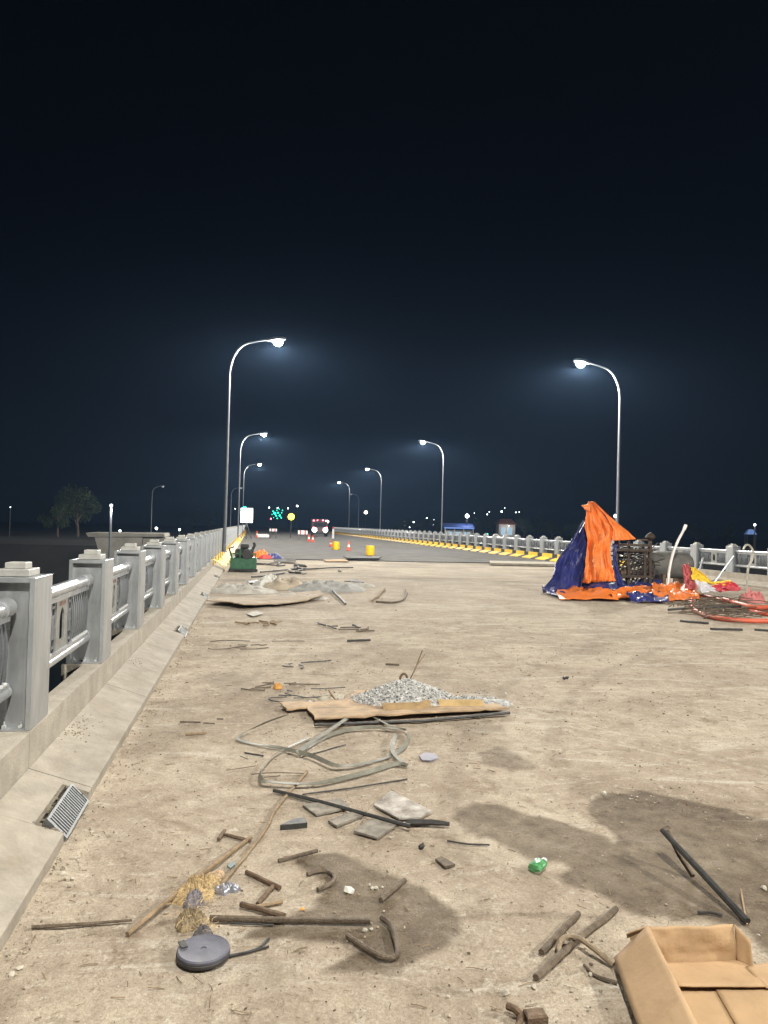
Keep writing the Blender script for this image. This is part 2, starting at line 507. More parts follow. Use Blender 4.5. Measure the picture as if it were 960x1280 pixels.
# broad damp bands further down the deck and along the joint
far = np.clip((YY - 14) / 10, 0, 1) * np.clip(fbm(XX * 0.35, YY * 0.9, 44, 5) * 5 + 0.1, 0, 1) * 0.55
marks = np.zeros(XX.shape)
for pp, w, amt in (([(462, 1150), (540, 1148), (640, 1143), (760, 1148)], .018, .40), ([(250, 1010), (320, 1000), (372, 968)], .015, .25),
                   ([(600, 1140), (560, 1010), (600, 900), (700, 820), (900, 770)], .09, .22), ([(760, 1010), (690, 930), (740, 850), (860, 800), (960, 782)], .10, .22),
                   ([(300, 900), (420, 830), (560, 780), (760, 752)], .12, .20), ([(380, 820), (560, 800), (760, 790), (960, 810)], .16, .18),
                   ([(200, 960), (300, 860), (380, 800)], .08, .22)):
    Q = spline([G(*p) for p in pp], 8)
    dm = np.full(XX.shape, 1e9)
    for a, c in zip(Q, Q[1:]):
        dx, dy = c.x - a.x, c.y - a.y
        t_ = np.clip(((XX - a.x) * dx + (YY - a.y) * dy) / (dx * dx + dy * dy + 1e-9), 0, 1)
        dm = np.minimum(dm, np.hypot(XX - a.x - t_ * dx, YY - a.y - t_ * dy))
    dm = dm + wob * .05
    marks = np.maximum(marks, np.clip((w - dm) / (w * .5), 0, 1) * amt * np.clip(.9 + 2.2 * fbm(XX * 4, YY * 4, 61, 3), 0, 1))
wet = np.clip(np.maximum(np.maximum(wet, marks), far), 0, 1)
pale = np.zeros(XX.shape)
for a, b_, w in (((769, 764), (912, 781), 0.09), ((724, 757), (800, 771), 0.07), ((640, 880), (960, 965), 0.03),
                 ((735, 921), (860, 950), 0.03), ((700, 905), (830, 930), 0.02)):
    A, B = G(*a), G(*b_)
    d = Vector((B.x - A.x, B.y - A.y)); ln2 = d.length_squared
    t = np.clip(((XX - A.x) * d.x + (YY - A.y) * d.y) / ln2, 0, 1)
    dist = np.hypot(XX - A.x - t * d.x, YY - A.y - t * d.y) + np.abs(wob) * 0.05
    pale = np.maximum(pale, np.clip(1 - dist / w, 0, 1))
pale *= np.clip(0.7 + fbm(XX * 3, YY * 3, 8, 3) * 2, 0, 1)
ZZ = ZZ * (1 - 0.5 * wet)
ny, nx = XX.shape
verts = np.stack([XX, YY, ZZ], -1).reshape(-1, 3)
idx = np.arange(ny * nx).reshape(ny, nx)
faces = np.stack([idx[:-1, :-1], idx[:-1, 1:], idx[1:, 1:], idx[1:, :-1]], -1).reshape(-1, 4)
me = bpy.data.meshes.new('bridge_deck')
me.vertices.add(len(verts)); me.vertices.foreach_set('co', verts.ravel())
me.loops.add(faces.size); me.loops.foreach_set('vertex_index', faces.ravel().astype(np.int32))
me.polygons.add(len(faces)); me.polygons.foreach_set('loop_start', np.arange(0, faces.size, 4, dtype=np.int32))
me.update(calc_edges=True)
me.polygons.foreach_set('use_smooth', [True] * len(me.polygons))
for nm, arr in (('wet', wet), ('pale', pale)):
    a_ = me.attributes.new(nm, 'FLOAT', 'POINT')
    a_.data.foreach_set('value', arr.ravel().astype(np.float32))
tag(place('bridge_deck', me, M_deck), kind='structure')
tag(MB().box(-KX - 0.9, RX + 1.2, -14, JY - 0.2, -1.4, -0.12).build('deck_slab', M_conc), kind='structure')
# asphalt approach past the joint
P = []
for j in range(60):
    y = JY + 0.16 + (j / 59) ** 1.6 * 330
    P.append([(x, y, 0.02 + 0.02 * math.sin(x * 1.3 + y * .4) * (0.5 if j else 0)) for x in np.linspace(-KX - .02, RX + .02, 24)])
tag(MB().grid(P).build('road', M_asph), kind='structure')
tag(MB().box(-KX, RX, JY - 0.17, JY + 0.18, -0.2, -0.045).build('joint_recess', M_joint), kind='structure')
for y0 in (JY - 0.22, JY + 0.15):
    tag(MB().box(-KX, RX, y0, y0 + 0.07, -0.1, 0.028).build('expansion_joint_rail', M_dark),
        'long dark steel rail of the expansion joint across the deck', 'expansion joint', 'rails of the expansion joint')
tag(MB().box(-40, 60, -60, 420, -7.2, -7.0).build('river', mat('river_water', (0.012, 0.016, 0.02), 0.12, var=0.2, scale=0.1)), kind='structure')
Pt = []
for j, y in enumerate(np.linspace(25, 430, 80)):
    row = []
    for x in np.linspace(-320, 410, 60):
        h = -6.2 + 5.4 * min(1, max(0, (y - 36) / 22)) + 1.2 * math.sin(x * .021) * math.cos(y * .013)
        if x < -3: h = -7.4 + 6.6 * min(1, max(0, (y - 66) / 16))
        if -3 < x < 20: h = min(h, -1.6)
        row.append((x, y, h))
    Pt.append(row)
tag(MB().grid(Pt).build('terrain', M_soil), kind='structure')

# ------------------------------------------------------------------ kerbs and parapets
# profile measured outward from the road (x grows away from the road)
KERB = [(0.0, -0.10), (0.0, 0.055), (0.012, 0.062), (0.364, 0.184), (0.364, -0.10)]
KERB_DAMP = list(KERB)
KERB_CUT = [(0.152, -0.10), (0.150, 0.112), (0.364, 0.184), (0.364, -0.10)]
def extrude(prof, side, foot, y0, y1):
    b = MB(); n = len(prof)
    for y in (y0, y1):
        for (d, z) in prof:
            b.v.append((foot + side * d, y, z))
    for i in range(n):
        j = (i + 1) % n
        b.f.append((i, j, n + j, n + i))
    b.f.append(tuple(range(n))); b.f.append(tuple(n + i for i in reversed(range(n))))
    return b

M_damp = mat('damp_kerb', (0.16, 0.135, 0.10), 0.9, var=.35, scale=9, bump=.4, bscale=60)
INLETS = [G(102, 1024).y - 0.02, 0, 0, 0]
INLETS[0] = 4.42
INLETS[1] = G(231, 795).y + 0.05
INLETS[2] = G(259, 748).y
INLETS[3] = G(276, 724).y
def kerb(side, foot, name, inlets, paint_from):
    root = tag(thing(name, None, None), kind='structure')
    y = -12.0; i = 0; stripe = 0
    cuts = sorted(inlets)
    while y < 190:
        paint = y >= paint_from
        L = (1.50 if stripe % 2 == 0 else 0.70) if paint else 2.4
        y1 = y + L
        mtl = (M_yellow if stripe % 2 == 0 else M_black) if paint else M_conc
        segs = [(y + 0.006, y1 - 0.006, KERB)]
        for c in cuts:
            new = []
            for (a, b, pr) in segs:
                c0, c1 = c - 0.30, c + 0.30
                if pr is KERB and a < c1 and b > c0:
                    e0, e1 = c0, c1
                    if a < e0: new.append((a, e0, KERB))
                    if a < c0: new.append((max(a, e0), c0, KERB_DAMP))
                    new.append((max(a, c0), min(b, c1), KERB_CUT))
                    if b > c1: new.append((c1, min(b, e1), KERB_DAMP))
                    if b > e1: new.append((e1, b, KERB))
                else:
                    new.append((a, b, pr))
            segs = new
        for (a, b, pr) in segs:
            if b - a > 0.012:
                extrude(pr, side, foot, a, b).build('kerb_block', M_damp if pr is KERB_DAMP else mtl, root)
            if pr is KERB_CUT:
                xa, xb = foot + side * .132, foot + side * .149
                MB().box(min(xa, xb), max(xa, xb), a + .001, b - .001, -.08, .104).build('damp_lining', M_damp, root)
        if paint: stripe += 1
        y = y1
    return root
kerb(-1, -KX, 'left_kerb', INLETS, 27.6)
RIN = [INLETS[0] + 6.6 * i for i in range(2, 5)]
kerb(1, RX, 'right_kerb', RIN, JY - 4.0)

def grate(side, foot, y):
    t = thing('drain_grate', 'galvanised bar grate in a kerb drain opening', 'grate', group='kerb drain grates')
    A = (foot + side * 0.004, 0.0); B = (foot + side * 0.108, 0.108)
    def pt(u, yy, off=0.0):
        nx_, nz_ = -side * 0.68, 0.73
        return (A[0] + (B[0] - A[0]) * u + nx_ * off, yy, A[1] + (B[1] - A[1]) * u + nz_ * off)
    fr = MB()
    for (u0, u1, y0, y1) in ((0, 1, y - .27, y - .255), (0, 1, y + .255, y + .27), (0, .09, y - .255, y + .255), (.91, 1, y - .255, y + .255)):
        fr.hexa([pt(u0, y0, 0), pt(u1, y0, 0), pt(u1, y1, 0), pt(u0, y1, 0), pt(u0, y0, .022), pt(u1, y0, .022), pt(u1, y1, .022), pt(u0, y1, .022)])
    fr.build('frame', mat('grate_steel', (0.13, 0.135, 0.135), 0.5, metal=0.4, var=0.3, scale=20), t)
    for i in range(17):
        yy = y - .24 + i * .03
        MB().hexa([pt(.09, yy - .006, 0.002), pt(.91, yy - .006, 0.002), pt(.91, yy + .006, 0.002), pt(.09, yy + .006, 0.002),
                   pt(.09, yy - .006, .018), pt(.91, yy - .006, .018), pt(.91, yy + .006, .018), pt(.09, yy + .006, .018)]).build('bar', mat('grate_steel', (0.13, 0.135, 0.135), 0.5, metal=0.4, var=0.3, scale=20), t)
    bx = MB()
    for u in (.36, .64):
        bx.hexa([pt(u - .012, y - .255, -.004), pt(u + .012, y - .255, -.004), pt(u + .012, y + .255, -.004), pt(u - .012, y + .255, -.004),
                 pt(u - .012, y - .255, .003), pt(u + .012, y - .255, .003), pt(u + .012, y + .255, .003), pt(u - .012, y + .255, .003)])
    mo = MB()
    for i in range(46):
        e_ = R.random()
        if e_ < .45: dd_, yy = R.uniform(.125, .16), y + R.uniform(-.31, .31)
        else: dd_, yy = R.uniform(.005, .15), y + R.choice([-1, 1]) * R.uniform(.275, .315)
        mo.rock((foot + side * dd_, yy, .05 + dd_ * .37), R.uniform(.010, .024), .45)
    mo.build('mortar_surround', M_damp, t)['kind'] = 'stuff'
    bx.build('cross_bar', mat('grate_steel', (0.13, 0.135, 0.135), 0.5, metal=0.4, var=0.3, scale=20), t)
    return t
for i, y in enumerate(INLETS):
    g_ = grate(-1, -KX, y)
    g_['label'] = ['galvanised bar grate leaning in the drain notch of the kerb, its bars clearly visible',
                   'second drain grate along the grey kerb, past the large barred one',
                   'third drain grate along the grey kerb, a thin dark slit',
                   'last drain grate of the kerb before the green machine'][i]

def parapet(side, foot, name, paint_from):
    root = tag(thing(name, None, None), kind='structure')
    x0, x1 = foot + side * 0.366, foot + side * 0.53
    y = -12.0; stripe = 0
    while y < 190:
        if y + 2.4 > paint_from:
            L = 1.50 if stripe % 2 == 0 else 0.70
            MB().box(min(x0, x1), max(x0, x1), y + .003, y + L - .003, -0.6, 0.4).build('parapet_wall', M_yellow if stripe % 2 == 0 else M_black, root)
            stripe += 1; y += L
            continue
        MB().box(min(x0, x1), max(x0, x1), y + .004, y + 2.396, -0.6, 0.4).build('parapet_wall', M_conc2, root)
        y += 2.4
    return root
parapet(-1, -KX, 'left_parapet', 27.6)
parapet(1, RX, 'right_parapet', JY - 4.0)

# ------------------------------------------------------------------ railings
BZ = 0.402
PH = 0.93
def post_mesh():
    b = MB()          # local: x across (0..0.31 away from road), y along 0..0.40, z 0..PH
    b.bevel_box(0.0, 0.030, 0, 0.40, 0, PH, .003)
    b.bevel_box(0.280, 0.31, 0, 0.40, 0, PH, .003)
    b.box(0.030, 0.280, 0.045, 0.355, 0.012, PH - 0.02)
    b.box(0.030, 0.280, 0.002, 0.398, PH - 0.030, PH - 0.002)
    b.box(0.030, 0.280, 0.002, 0.398, 0.0, 0.012)
    return b.mesh('post')
PM = post_mesh(); PM.materials.append(M_galv)
b = MB(); b.bevel_box(0.06, 0.25, 0.08, 0.32, PH, PH + 0.045, .004); b.bevel_box(0.095, 0.215, 0.13, 0.27, PH + 0.045, PH + 0.085, .004)
CAPM = b.mesh('cap'); CAPM.materials.append(mat('cap_steel', (0.35, 0.345, 0.315), 0.55, metal=0.3, var=0.15, scale=10))
b = MB(); b.bevel_box(-0.012, 0.012, -0.012, 0.012, 0, 0.02, .003); b.tube([(0, 0, .02), (0, 0, .04)], .006, 8)
BOLTM = b.mesh('bolt'); BOLTM.materials.append(M_bolt)
b = MB(); b.bevel_box(-0.004, 0.0, -0.03, 0.03, 0, 0.05, .001)
SP = 2.205
BAY0, BAY1 = 0.40, SP          # gap between posts in local y
def rail_meshes():
    xr = 0.155
    tr = MB(); tr.tube([(xr, 0.38, 0.75), (xr, SP + .02, 0.75)], .048, 16)
    tr.box(xr - .022, xr + .022, 0.402, SP - .002, 0.668, 0.706)
    top = tr.mesh('top_rail', True); top.materials.append(M_galv2)
    cl = MB()
    cl.tube([(xr, 0, .75), (xr, .138, .75)], .060, 14)
    col = cl.mesh('rail_sleeve', True); col.materials.append(M_galv)
    br = MB(); br.tube([(xr, 0.38, 0.235), (xr, SP + .02, 0.235)], .040, 14)
    br.box(xr - .03, xr + .03, 0.402, SP - .002, 0.262, 0.290)
    bot = br.mesh('bottom_rail', True); bot.materials.append(M_galv2)
    ba = MB()          # bowed flat bar, belly towards the road
    pts = []
    for i in range(9):
        t = i / 8
        pts.append((xr - 0.022 * math.sin(math.pi * t), 0.285 + 0.39 * t))
    for i in range(8):
        (xa, za), (xb, zb) = pts[i], pts[i + 1]
        ba.hexa([(xa - .006, -.016, za), (xa + .006, -.016, za), (xa + .006, .016, za), (xa - .006, .016, za),
                 (xb - .006, -.016, zb), (xb + .006, -.016, zb), (xb + .006, .016, zb), (xb - .006, .016, zb)])
    M_bar = mat('baluster_steel', (0.17, 0.18, 0.19), 0.45, metal=0.5, var=.2, scale=10)
    bar = ba.mesh('baluster'); bar.materials.append(M_bar)
    nu = MB(); nu.lathe([(.018, 0.288), (.018, .300), (.012, .306), (.003, .307)], 10, Matrix.Translation((xr - .018, 0, 0)))
    nut = nu.mesh('weld_cap', True); nut.materials.append(M_bolt)
    # arch plate with a pointed-arch opening and fretwork frames
    ap = MB(); w, z0, z1 = .17, .29, .67
    arch = [(-.07, z0 + .07), (-.07, z0 + .22), (-.062, z0 + .265), (-.035, z0 + .30), (0, z0 + .318), (.035, z0 + .30), (.062, z0 + .265), (.07, z0 + .22), (.07, z0 + .07)]
    outer = [(-w, z0), (-w, z0 + .20), (-w, z0 + .27), (-w, z1), (0, z1), (w, z1), (w, z0 + .27), (w, z0 + .20), (w, z0)]
    for x in (xr - .012, xr + .004):
        n0 = len(ap.v)
        ap.v += [(x, a, z) for a, z in outer] + [(x, a, z) for a, z in arch]
        for i in range(8):
            ap.f.append((n0 + i, n0 + i + 1, n0 + 10 + i, n0 + 9 + i))
        ap.f.append((n0 + 8, n0, n0 + 9, n0 + 17))
    for i in range(8):
        ap.f.append((9 + i, 10 + i, 28 + i, 27 + i))
    ap.f.append((17, 9, 27, 35))
    for i in range(8):
        ap.f.append((i, i + 1, 19 + i, 18 + i))
    arc = ap.mesh('arch_plate'); arc.materials.append(mat('arch_plate_steel', (0.25, 0.25, 0.23), 0.5, metal=0.4, var=0.2, scale=16))
    fr = MB()
    for s in (0,):
        lo, hi = -.05, .05
        for (q0, q1, r0, r1) in ((lo, lo + .014, .29, .67), (hi - .014, hi, .29, .67)):
            fr.box(xr - .010, xr + .004, q0, q1, r0, r1)
        for zc in (.33, .40, .48, .56, .63):
            fr.box(xr - .010, xr + .004, lo + .015, hi - .015, zc - .010, zc + .010)
        for zc in (.44, .52):
            fr.box(xr - .010, xr + .004, (lo + hi) / 2 - .016, (lo + hi) / 2 + .016, zc - .03, zc + .03)
    fret = fr.mesh('fretwork'); fret.materials.append(M_bar)
    mk = MB()
    for i, (dx, h) in enumerate(((-.085, .030), (-.05, .034), (-.01, .030), (.03, .034), (.07, .028))):
        mk.box(xr - .0165, xr - .0125, dx, dx + .018, .632 - h / 2 + .008, .632 + h / 2 + .008)
    mark = mk.mesh('red_mark'); mark.materials.append(mat('red_mark', (0.24, 0.15, 0.125), 0.7))
    # whole bay joined for far bays
    fb = MB()
    for y in BAR_Y:
        n = len(fb.v); fb.v += [(v[0], v[1] + y, v[2]) for v in ba.v]; fb.f += [tuple(n + i for i in f) for f in ba.f]
    for src, dy in ((ap, 0), (fr, -.25), (fr, .25)):
        n = len(fb.v); fb.v += [(v[0], v[1] + BAYC + dy, v[2]) for v in src.v]; fb.f += [tuple(n + i for i in f) for f in src.f]
    infill = fb.mesh('baluster_infill'); infill.materials.append(M_bar)
    return top, col, bot, bar, nut, arc, fret, mark, infill
BAYC = (0.40 + SP) / 2
BAR_Y = [0.46, 0.53, 0.60, 0.67, 0.74, 0.81, 0.88, 0.95, SP - .55, SP - .48, SP - .41, SP - .34, SP - .27, SP - .20, SP - .13, SP - .06]
RAILS = rail_meshes()

def railing(side, foot, y_first, n, label, near_bays, name='bridge_railing'):
    root = thing(name, label, 'railing', (foot + side * 0.372, 0, 0))
    if side < 0: root.scale = (-1, 1, 1)
    top, col, bot, bar, nut, arc, fret, mark, infill = RAILS
    pad = MB().box(0.16, 0.335, -.05, .45, -0.7, -0.002)
    PADM = pad.mesh('post_pad'); PADM.materials.append(M_conc2)
    def put(nm, mesh, par, loc):
        o = bpy.data.objects.new(nm, mesh); COL.objects.link(o); o.parent = par; o.location = loc
        return o
    for i in range(n):
        y = y_first + i * SP
        p = put('post', PM, root, (0, y, BZ))
        put('cap', CAPM, p, (0, 0, 0))
        put('post_pad', PADM, p, (0, 0, 0))
        if i < near_bays:
            for bx in (.06, .155, .25):
                put('bolt', BOLTM, p, (bx, 0.024, 0.0125))
        t = put('top_rail', top, root, (0, y, BZ))
        put('bottom_rail', bot, root, (0, y, BZ))
        if i < near_bays + 4:
            put('rail_sleeve', col, t, (0, .402, 0)); put('rail_sleeve', col, t, (0, SP - .14, 0))
            for yy in BAR_Y:
                put('baluster', bar, t, (0, yy, 0))
                if i < near_bays: put('weld_cap', nut, t, (0, yy, 0))
            put('arch_plate', arc, t, (0, BAYC, 0)); put('fretwork', fret, t, (0, BAYC - .25, 0)); put('fretwork', fret, t, (0, BAYC + .25, 0))
            if i < near_bays: put('red_mark', mark, t, (0, BAYC, 0))['kind'] = 'stuff'
        else:
            f = put('baluster_infill', infill, t, (0, 0, 0)); f['kind'] = 'stuff'
    return root
pY = G(48, 912, BZ).y
railing(-1, -KX, pY - 0.03 - SP, 66, 'grey galvanised railing of box posts and arch plates along the grey kerb and river edge', 6)
railing(1, RX, G(922, 712, 0.4).y - 4.2 - SP, 62, 'far grey post-and-rail railing behind the yellow striped kerb', 0)

# ------------------------------------------------------------------ street lamps
LAMP_SIGN = -1.0
def lamp_light(name, power, parent, loc, cone=165, radius=0.14, col=(1.0, 0.97, 0.90), batwing=True):
    ld = bpy.data.lights.new(name, 'POINT' if batwing else 'SPOT')
    ld.energy = power
    ld.color = col
    ld.shadow_soft_size = radius
    if not batwing:
        ld.spot_size = math.radians(cone)
        ld.spot_blend = 0.25
    else:           # road luminaire: most light far along the road, a little spill sideways and up through the bowl
        ld.use_nodes = True
        nt = ld.node_tree
        em = nt.nodes['Emission']
        geo = nt.nodes.new('ShaderNodeNewGeometry')
        sep = nt.nodes.new('ShaderNodeSeparateXYZ')
        nt.links.new(geo.outputs['Incoming'], sep.inputs[0])
        def mth(op, x, y=None):
            n = nt.nodes.new('ShaderNodeMath'); n.operation = op
            for i, q in enumerate((x, y)):
                if q is None: continue
                if isinstance(q, (int, float)): n.inputs[i].default_value = q
                else: nt.links.new(q, n.inputs[i])
            return n.outputs[0]
        down = mth('MULTIPLY', sep.outputs['Z'], LAMP_SIGN)
        prof = mth('POWER', mth('MAXIMUM', down, 0.42), -1.65)
        cut = nt.nodes.new('ShaderNodeMapRange'); cut.interpolation_type = 'SMOOTHSTEP'
        cut.inputs[1].default_value = -0.12; cut.inputs[2].default_value = 0.22
        nt.links.new(down, cut.inputs[0])
        nt.links.new(mth('ADD', mth('MULTIPLY', prof, cut.outputs[0]), 0.22), em.inputs['Strength'])
    lo = bpy.data.objects.new(name, ld)
    COL.objects.link(lo)
    lo.parent = parent
    lo.location = loc
    return lo

def lamp_meshes(lens_mat, suffix):
    r_b, r_t = .085, .045
    pm = MB()
    pts = [(0, 0, 0.0), (0, 0, 3.0), (0, 0, 6.0), (0, 0, 7.9)]
    rr = [r_b, .072, .06, .053]
    for i in range(1, 9):
        a = i / 8 * math.radians(80)
        pts.append((1.0 * (1 - math.cos(a)) , 0, 7.9 + 1.55 * math.sin(a)))
        rr.append(.053 - .010 * i / 8)
    pm.tube(pts, rr, 12)
    pm.lathe([(.16, 0), (.16, .02), (.10, .03), (.092, .35), (.085, .36)], 12)
    pole = pm.mesh('pole' + suffix, True); pole.materials.append(M_pole)
    ar = MB(); e = Vector(pts[-1])
    ar.tube([e, e + Vector((.35, 0, .10)), e + Vector((.85, 0, .20))], [.043, .040, .036], 10)
    arm = ar.mesh('arm' + suffix, True); arm.materials.append(M_pole)
    hd = MB(); h0 = e + Vector((.80, 0, .19))
    P = []
    for i, (dx, w, z0, z1) in enumerate(((0, .05, -.04, .04), (.08, .09, -.05, .07), (.30, .22, -.05, .12), (.68, .22, -.05, .11), (.80, .09, -.04, .06), (.84, .03, -.02, .03))):
        dz = dx * .12
        P.append([(h0.x + dx, -w, h0.z + z0 + dz), (h0.x + dx, -w * .8, h0.z + z1 * .7 + dz), (h0.x + dx, 0, h0.z + z1 + dz), (h0.x + dx, w * .8, h0.z + z1 * .7 + dz),
                  (h0.x + dx, w, h0.z + z0 + dz), (h0.x + dx, 0, h0.z + z0 + dz), (h0.x + dx, -w, h0.z + z0 + dz)])
    hd.grid(P)
    head = hd.mesh('lamp_head' + suffix, True); head.materials.append(M_head)
    lz = MB(); lp = Vector((h0.x + .48, 0, h0.z - .05 + .055))
    lz.lathe([(.002, -.24), (.09, -.23), (.16, -.195), (.20, -.13), (.215, -.06), (.215, -.006)], 20, Matrix.Translation(lp))  # bowl enlarged so its glow reads as lamp glare
    lens = lz.mesh('lens' + suffix, True); lens.materials.append(lens_mat)
    return pole, arm, head, lens, lp
LM = lamp_meshes(G_lamp, '')
LMOFF = lamp_meshes(mat('unlit_lens', (0.5, 0.52, 0.55), 0.3), '_unlit')

def street_lamp(x, y, side, label, power=STREET_LAMP_W, lit=True, scale=1.0, group=None, z=0.4):
    pole, arm, head, lens, lp = LM if lit else LMOFF
    t = thing('street_lamp', label, 'street lamp', (x, y, z), 0 if side < 0 else math.pi, group)
    t.scale = (scale,) * 3
    p = place('pole', pole, None, t); place('arm', arm, None, p)
    h = place('lamp_head', head, None, t); place('lens', lens, None, h)
    if lit and power:
        lamp_light('lamp_light', power, t, (lp.x, lp.y, lp.z - .30))
    return t
def lamp_at(px, py, depth, side, label, **k):
    p = at(px, py, depth)
    # move the pole so that the head, not the foot, carries the height
    return street_lamp(p.x, p.y, side, label, **k)
L1 = lamp_at(281, 660, 33.0, -1, 'brightly lit grey street lamp behind the box-post railing, tallest of the railing row')
lamp_at(297.5, 660, 68.0, -1, 'second lit street lamp along the box-post railing, its arm reaching over the road')
lamp_at(303, 657, 103.0, -1, 'third lit street lamp along the box-post railing, small and close to the light board', power=3200)
lamp_at(288, 657, 118.0, -1, 'unlit thin street lamp standing off the bridge behind the box-post railing', lit=False, scale=.72)
R1 = lamp_at(771.5, 668, 36.5, 1, 'brightly lit grey street lamp rising behind the orange and blue tarps')
lamp_at(552.3, 662, 71.5, 1, 'lit street lamp behind the yellow striped kerb, next beyond the tarps')
lamp_at(475.3, 660, 107.0, 1, 'lit street lamp behind the striped kerb between a taller one and a smaller one', power=3200)
lamp_at(436, 658, 142.0, 1, 'smallest lit street lamp of the row behind the striped kerb', power=3200)
street_lamp(L1.location.x + .02, L1.location.y - 35.4, -1, 'lit street lamp of the railing row above the littered deck')
street_lamp(R1.location.x, R1.location.y - 35.6, 1, 'lit street lamp of the striped-kerb row beside the bare deck')

# ------------------------------------------------------------------ litter on the deck: rods, hooks, sticks
def rod(name, label, cat, pts, r, material, seg=8, smooth=True, group=None, curve=0, parent=None, jit=0.09):
    P = []
    for p in pts:
        z = p[2] if len(p) > 2 else (r if not isinstance(r, list) else max(r)) + 0.002
        P.append(G(p[0], p[1], z))
    if curve:
        P = spline(P, curve)
        if isinstance(r, list): r = r[0]
    elif len(P) == 2 and not isinstance(r, list):
        a, b_ = P
        mids = 6
        ln = (b_ - a).length
        P = [a.lerp(b_, i / mids) + Vector((R.uniform(-1, 1), R.uniform(-1, 1), 0)) * ln * 0.009 * (0 < i < mids) for i in range(mids + 1)]
    o = MB().tube(P, r, seg, jit=jit).build(name, material, parent, smooth)
    if parent is None:
        tag(o, label, cat, group)
    return o

rod('wooden_stick', 'wooden stick poking out on both sides of the straw bundle', 'stick', [(159, 1168), (228, 1111, .03), (314, 1046)], .0105, M_wood, curve=5)
rod('long_stick', 'long thin crooked stick running from the straw bundle towards the steel bands', 'stick',
    [(272, 1112, .012), (306, 1071), (334, 1034), (346, 1010), (384, 964)], .0085, M_wood, curve=4, jit=.12)
t = thing('nail_rod', 'short rusty rod with a bent head touching the crooked stick', 'rod')
rod('shank', '', '', [(277, 1042), (313, 1051)], .0095, M_rust, parent=t)
rod('head', '', '', [(281, 1038), (273, 1049)], .010, M_rust, parent=t)
rod('steel_rod', 'short dark rod lying alone above the curled hook', 'rod', [(348, 1076), (397, 1063)], .0095, M_rebar)
rod('steel_rod', 'short rusty rod lying slanted beside the straw bundle', 'rod', [(308, 1090), (350, 1110)], .0115, M_rust)
rod('steel_rod', 'stubby rod lying under the slanted rod by the straw bundle', 'rod', [(322, 1130), (341, 1108)], .0105, M_rust)
rod('steel_rod', 'thick rusty rod just above the long straight bar', 'rod', [(301, 1130), (356, 1145)], .0125, M_rust)
rod('steel_rod', 'pale worn rod crossing beside the thick rusty rod', 'rod', [(318, 1134), (353, 1127)], .009, M_wood)
rod('steel_bar', 'long straight steel bar lying from the straw bundle onto the damp patch', 'bar', [(262, 1148), (365, 1150), (463, 1151)], [.014, .0135, .013], M_rebar)
rod('wire', 'thin dark wire lying along the long straight bar', 'wire', [(288, 1154), (342, 1156)], .004, M_dark)
rod('hook_bar', 'small curled rusty hook on the edge of the damp patch', 'hook', [(384, 1093), (398, 1089), (411, 1090), (418, 1097), (413, 1105), (397, 1112)], .0105, M_rebar, curve=5)
rod('steel_rod', 'short brown rod lying on the damp patch between stones and the large hook', 'rod', [(476, 1125), (506, 1100)], .012, M_rebar)
rod('hook_bar', 'large bent steel hook on the damp patch', 'hook', [(434, 1170), (455, 1184), (476, 1196), (491, 1197), (497, 1190), (494, 1172), (488, 1156), (477, 1147)], .0115, M_rebar, curve=5)
t = thing('forked_wire', 'forked dark wire beside the round grey disc', 'wire')
rod('prong', '', '', [(286, 1195), (320, 1187), (336, 1173)], .0055, M_dark, curve=4, parent=t)
rod('prong', '', '', [(318, 1188), (336, 1183)], .0045, M_dark, parent=t)
rod('thin_bar', 'thin tapered bar lying alone beside the kerb foot', 'bar', [(40, 1159), (105, 1155), (165, 1150)], [.0085, .0075, .005], M_rebar)
rod('long_rod', 'long dark steel rod lying across the broken plates', 'rod', [(342, 988, .016), (400, 1002, .022), (512, 1033, .030)], [.011, .0115, .0125], M_dark)
rod('thin_wire', 'pale thin wire parallel to the long dark rod', 'wire', [(350, 992), (396, 1005)], .006, M_band)
rod('black_pipe', 'short black pipe end beyond the broken plates', 'pipe', [(508, 1028), (540, 1028), (562, 1030)], [.019, .017, .012], M_dark)
rod('thin_wire', 'thin straight wire in front of the steel bands', 'wire', [(378, 993), (440, 985), (509, 974)], [.005, .005, .005], M_dark)
rod('thin_wire', 'thin dark wire lying alone near the dark clod', 'wire', [(559, 1051), (585, 1055), (612, 1056)], .005, M_dark, curve=4)
rod('thin_twig', 'short dark twig lying inside the steel bands', 'twig', [(378, 946), (432, 931)], .005, M_dark)
rod('thin_twig', 'short dark twig lying left of the steel bands', 'twig', [(306, 941), (329, 945)], .007, M_dark)
t = thing('angle_bars', 'pair of dark bars forming a narrow V on the damp patch', 'bar')
A0 = G(827, 1074); A1 = G(934, 1157)
MB().tube([A0 + Vector((.0, 0, .15)), A0.lerp(A1, .5) + Vector((0, 0, .085)), A1 + Vector((0, 0, .018))], [.013, .016, .017], 8, jit=.04).build('long_bar', M_dark, t, True)
B0 = G(848, 1083); B1 = G(866, 1098)
MB().tube([A0 + Vector((.03, 0, .145)), A0.lerp(B1, .5) + Vector((.01, 0, .07)), B1 + Vector((0, 0, .012))], .012, 8, jit=.04).build('short_bar', M_rebar, t, True)
rod('pale_twig', 'thin pale twig standing beside the foot of the V of bars', 'twig', [(926, 1112, .02), (930, 1135, .012), (934, 1156)], .0045, M_ply)
rod('dark_twig', 'short dark twig lying behind the cardboard box', 'twig', [(872, 1140), (890, 1141), (903, 1144)], .006, M_dark, curve=3)
rod('steel_rod', 'shorter grey rod beside the crossed bars near the cardboard box', 'rod', [(677, 1190), (723, 1142)], .0135, M_rebar)
rod('steel_bar', 'longer grey bar lying under the bent pipe near the cardboard box', 'bar', [(670, 1222), (770, 1136)], .0145, M_rebar)
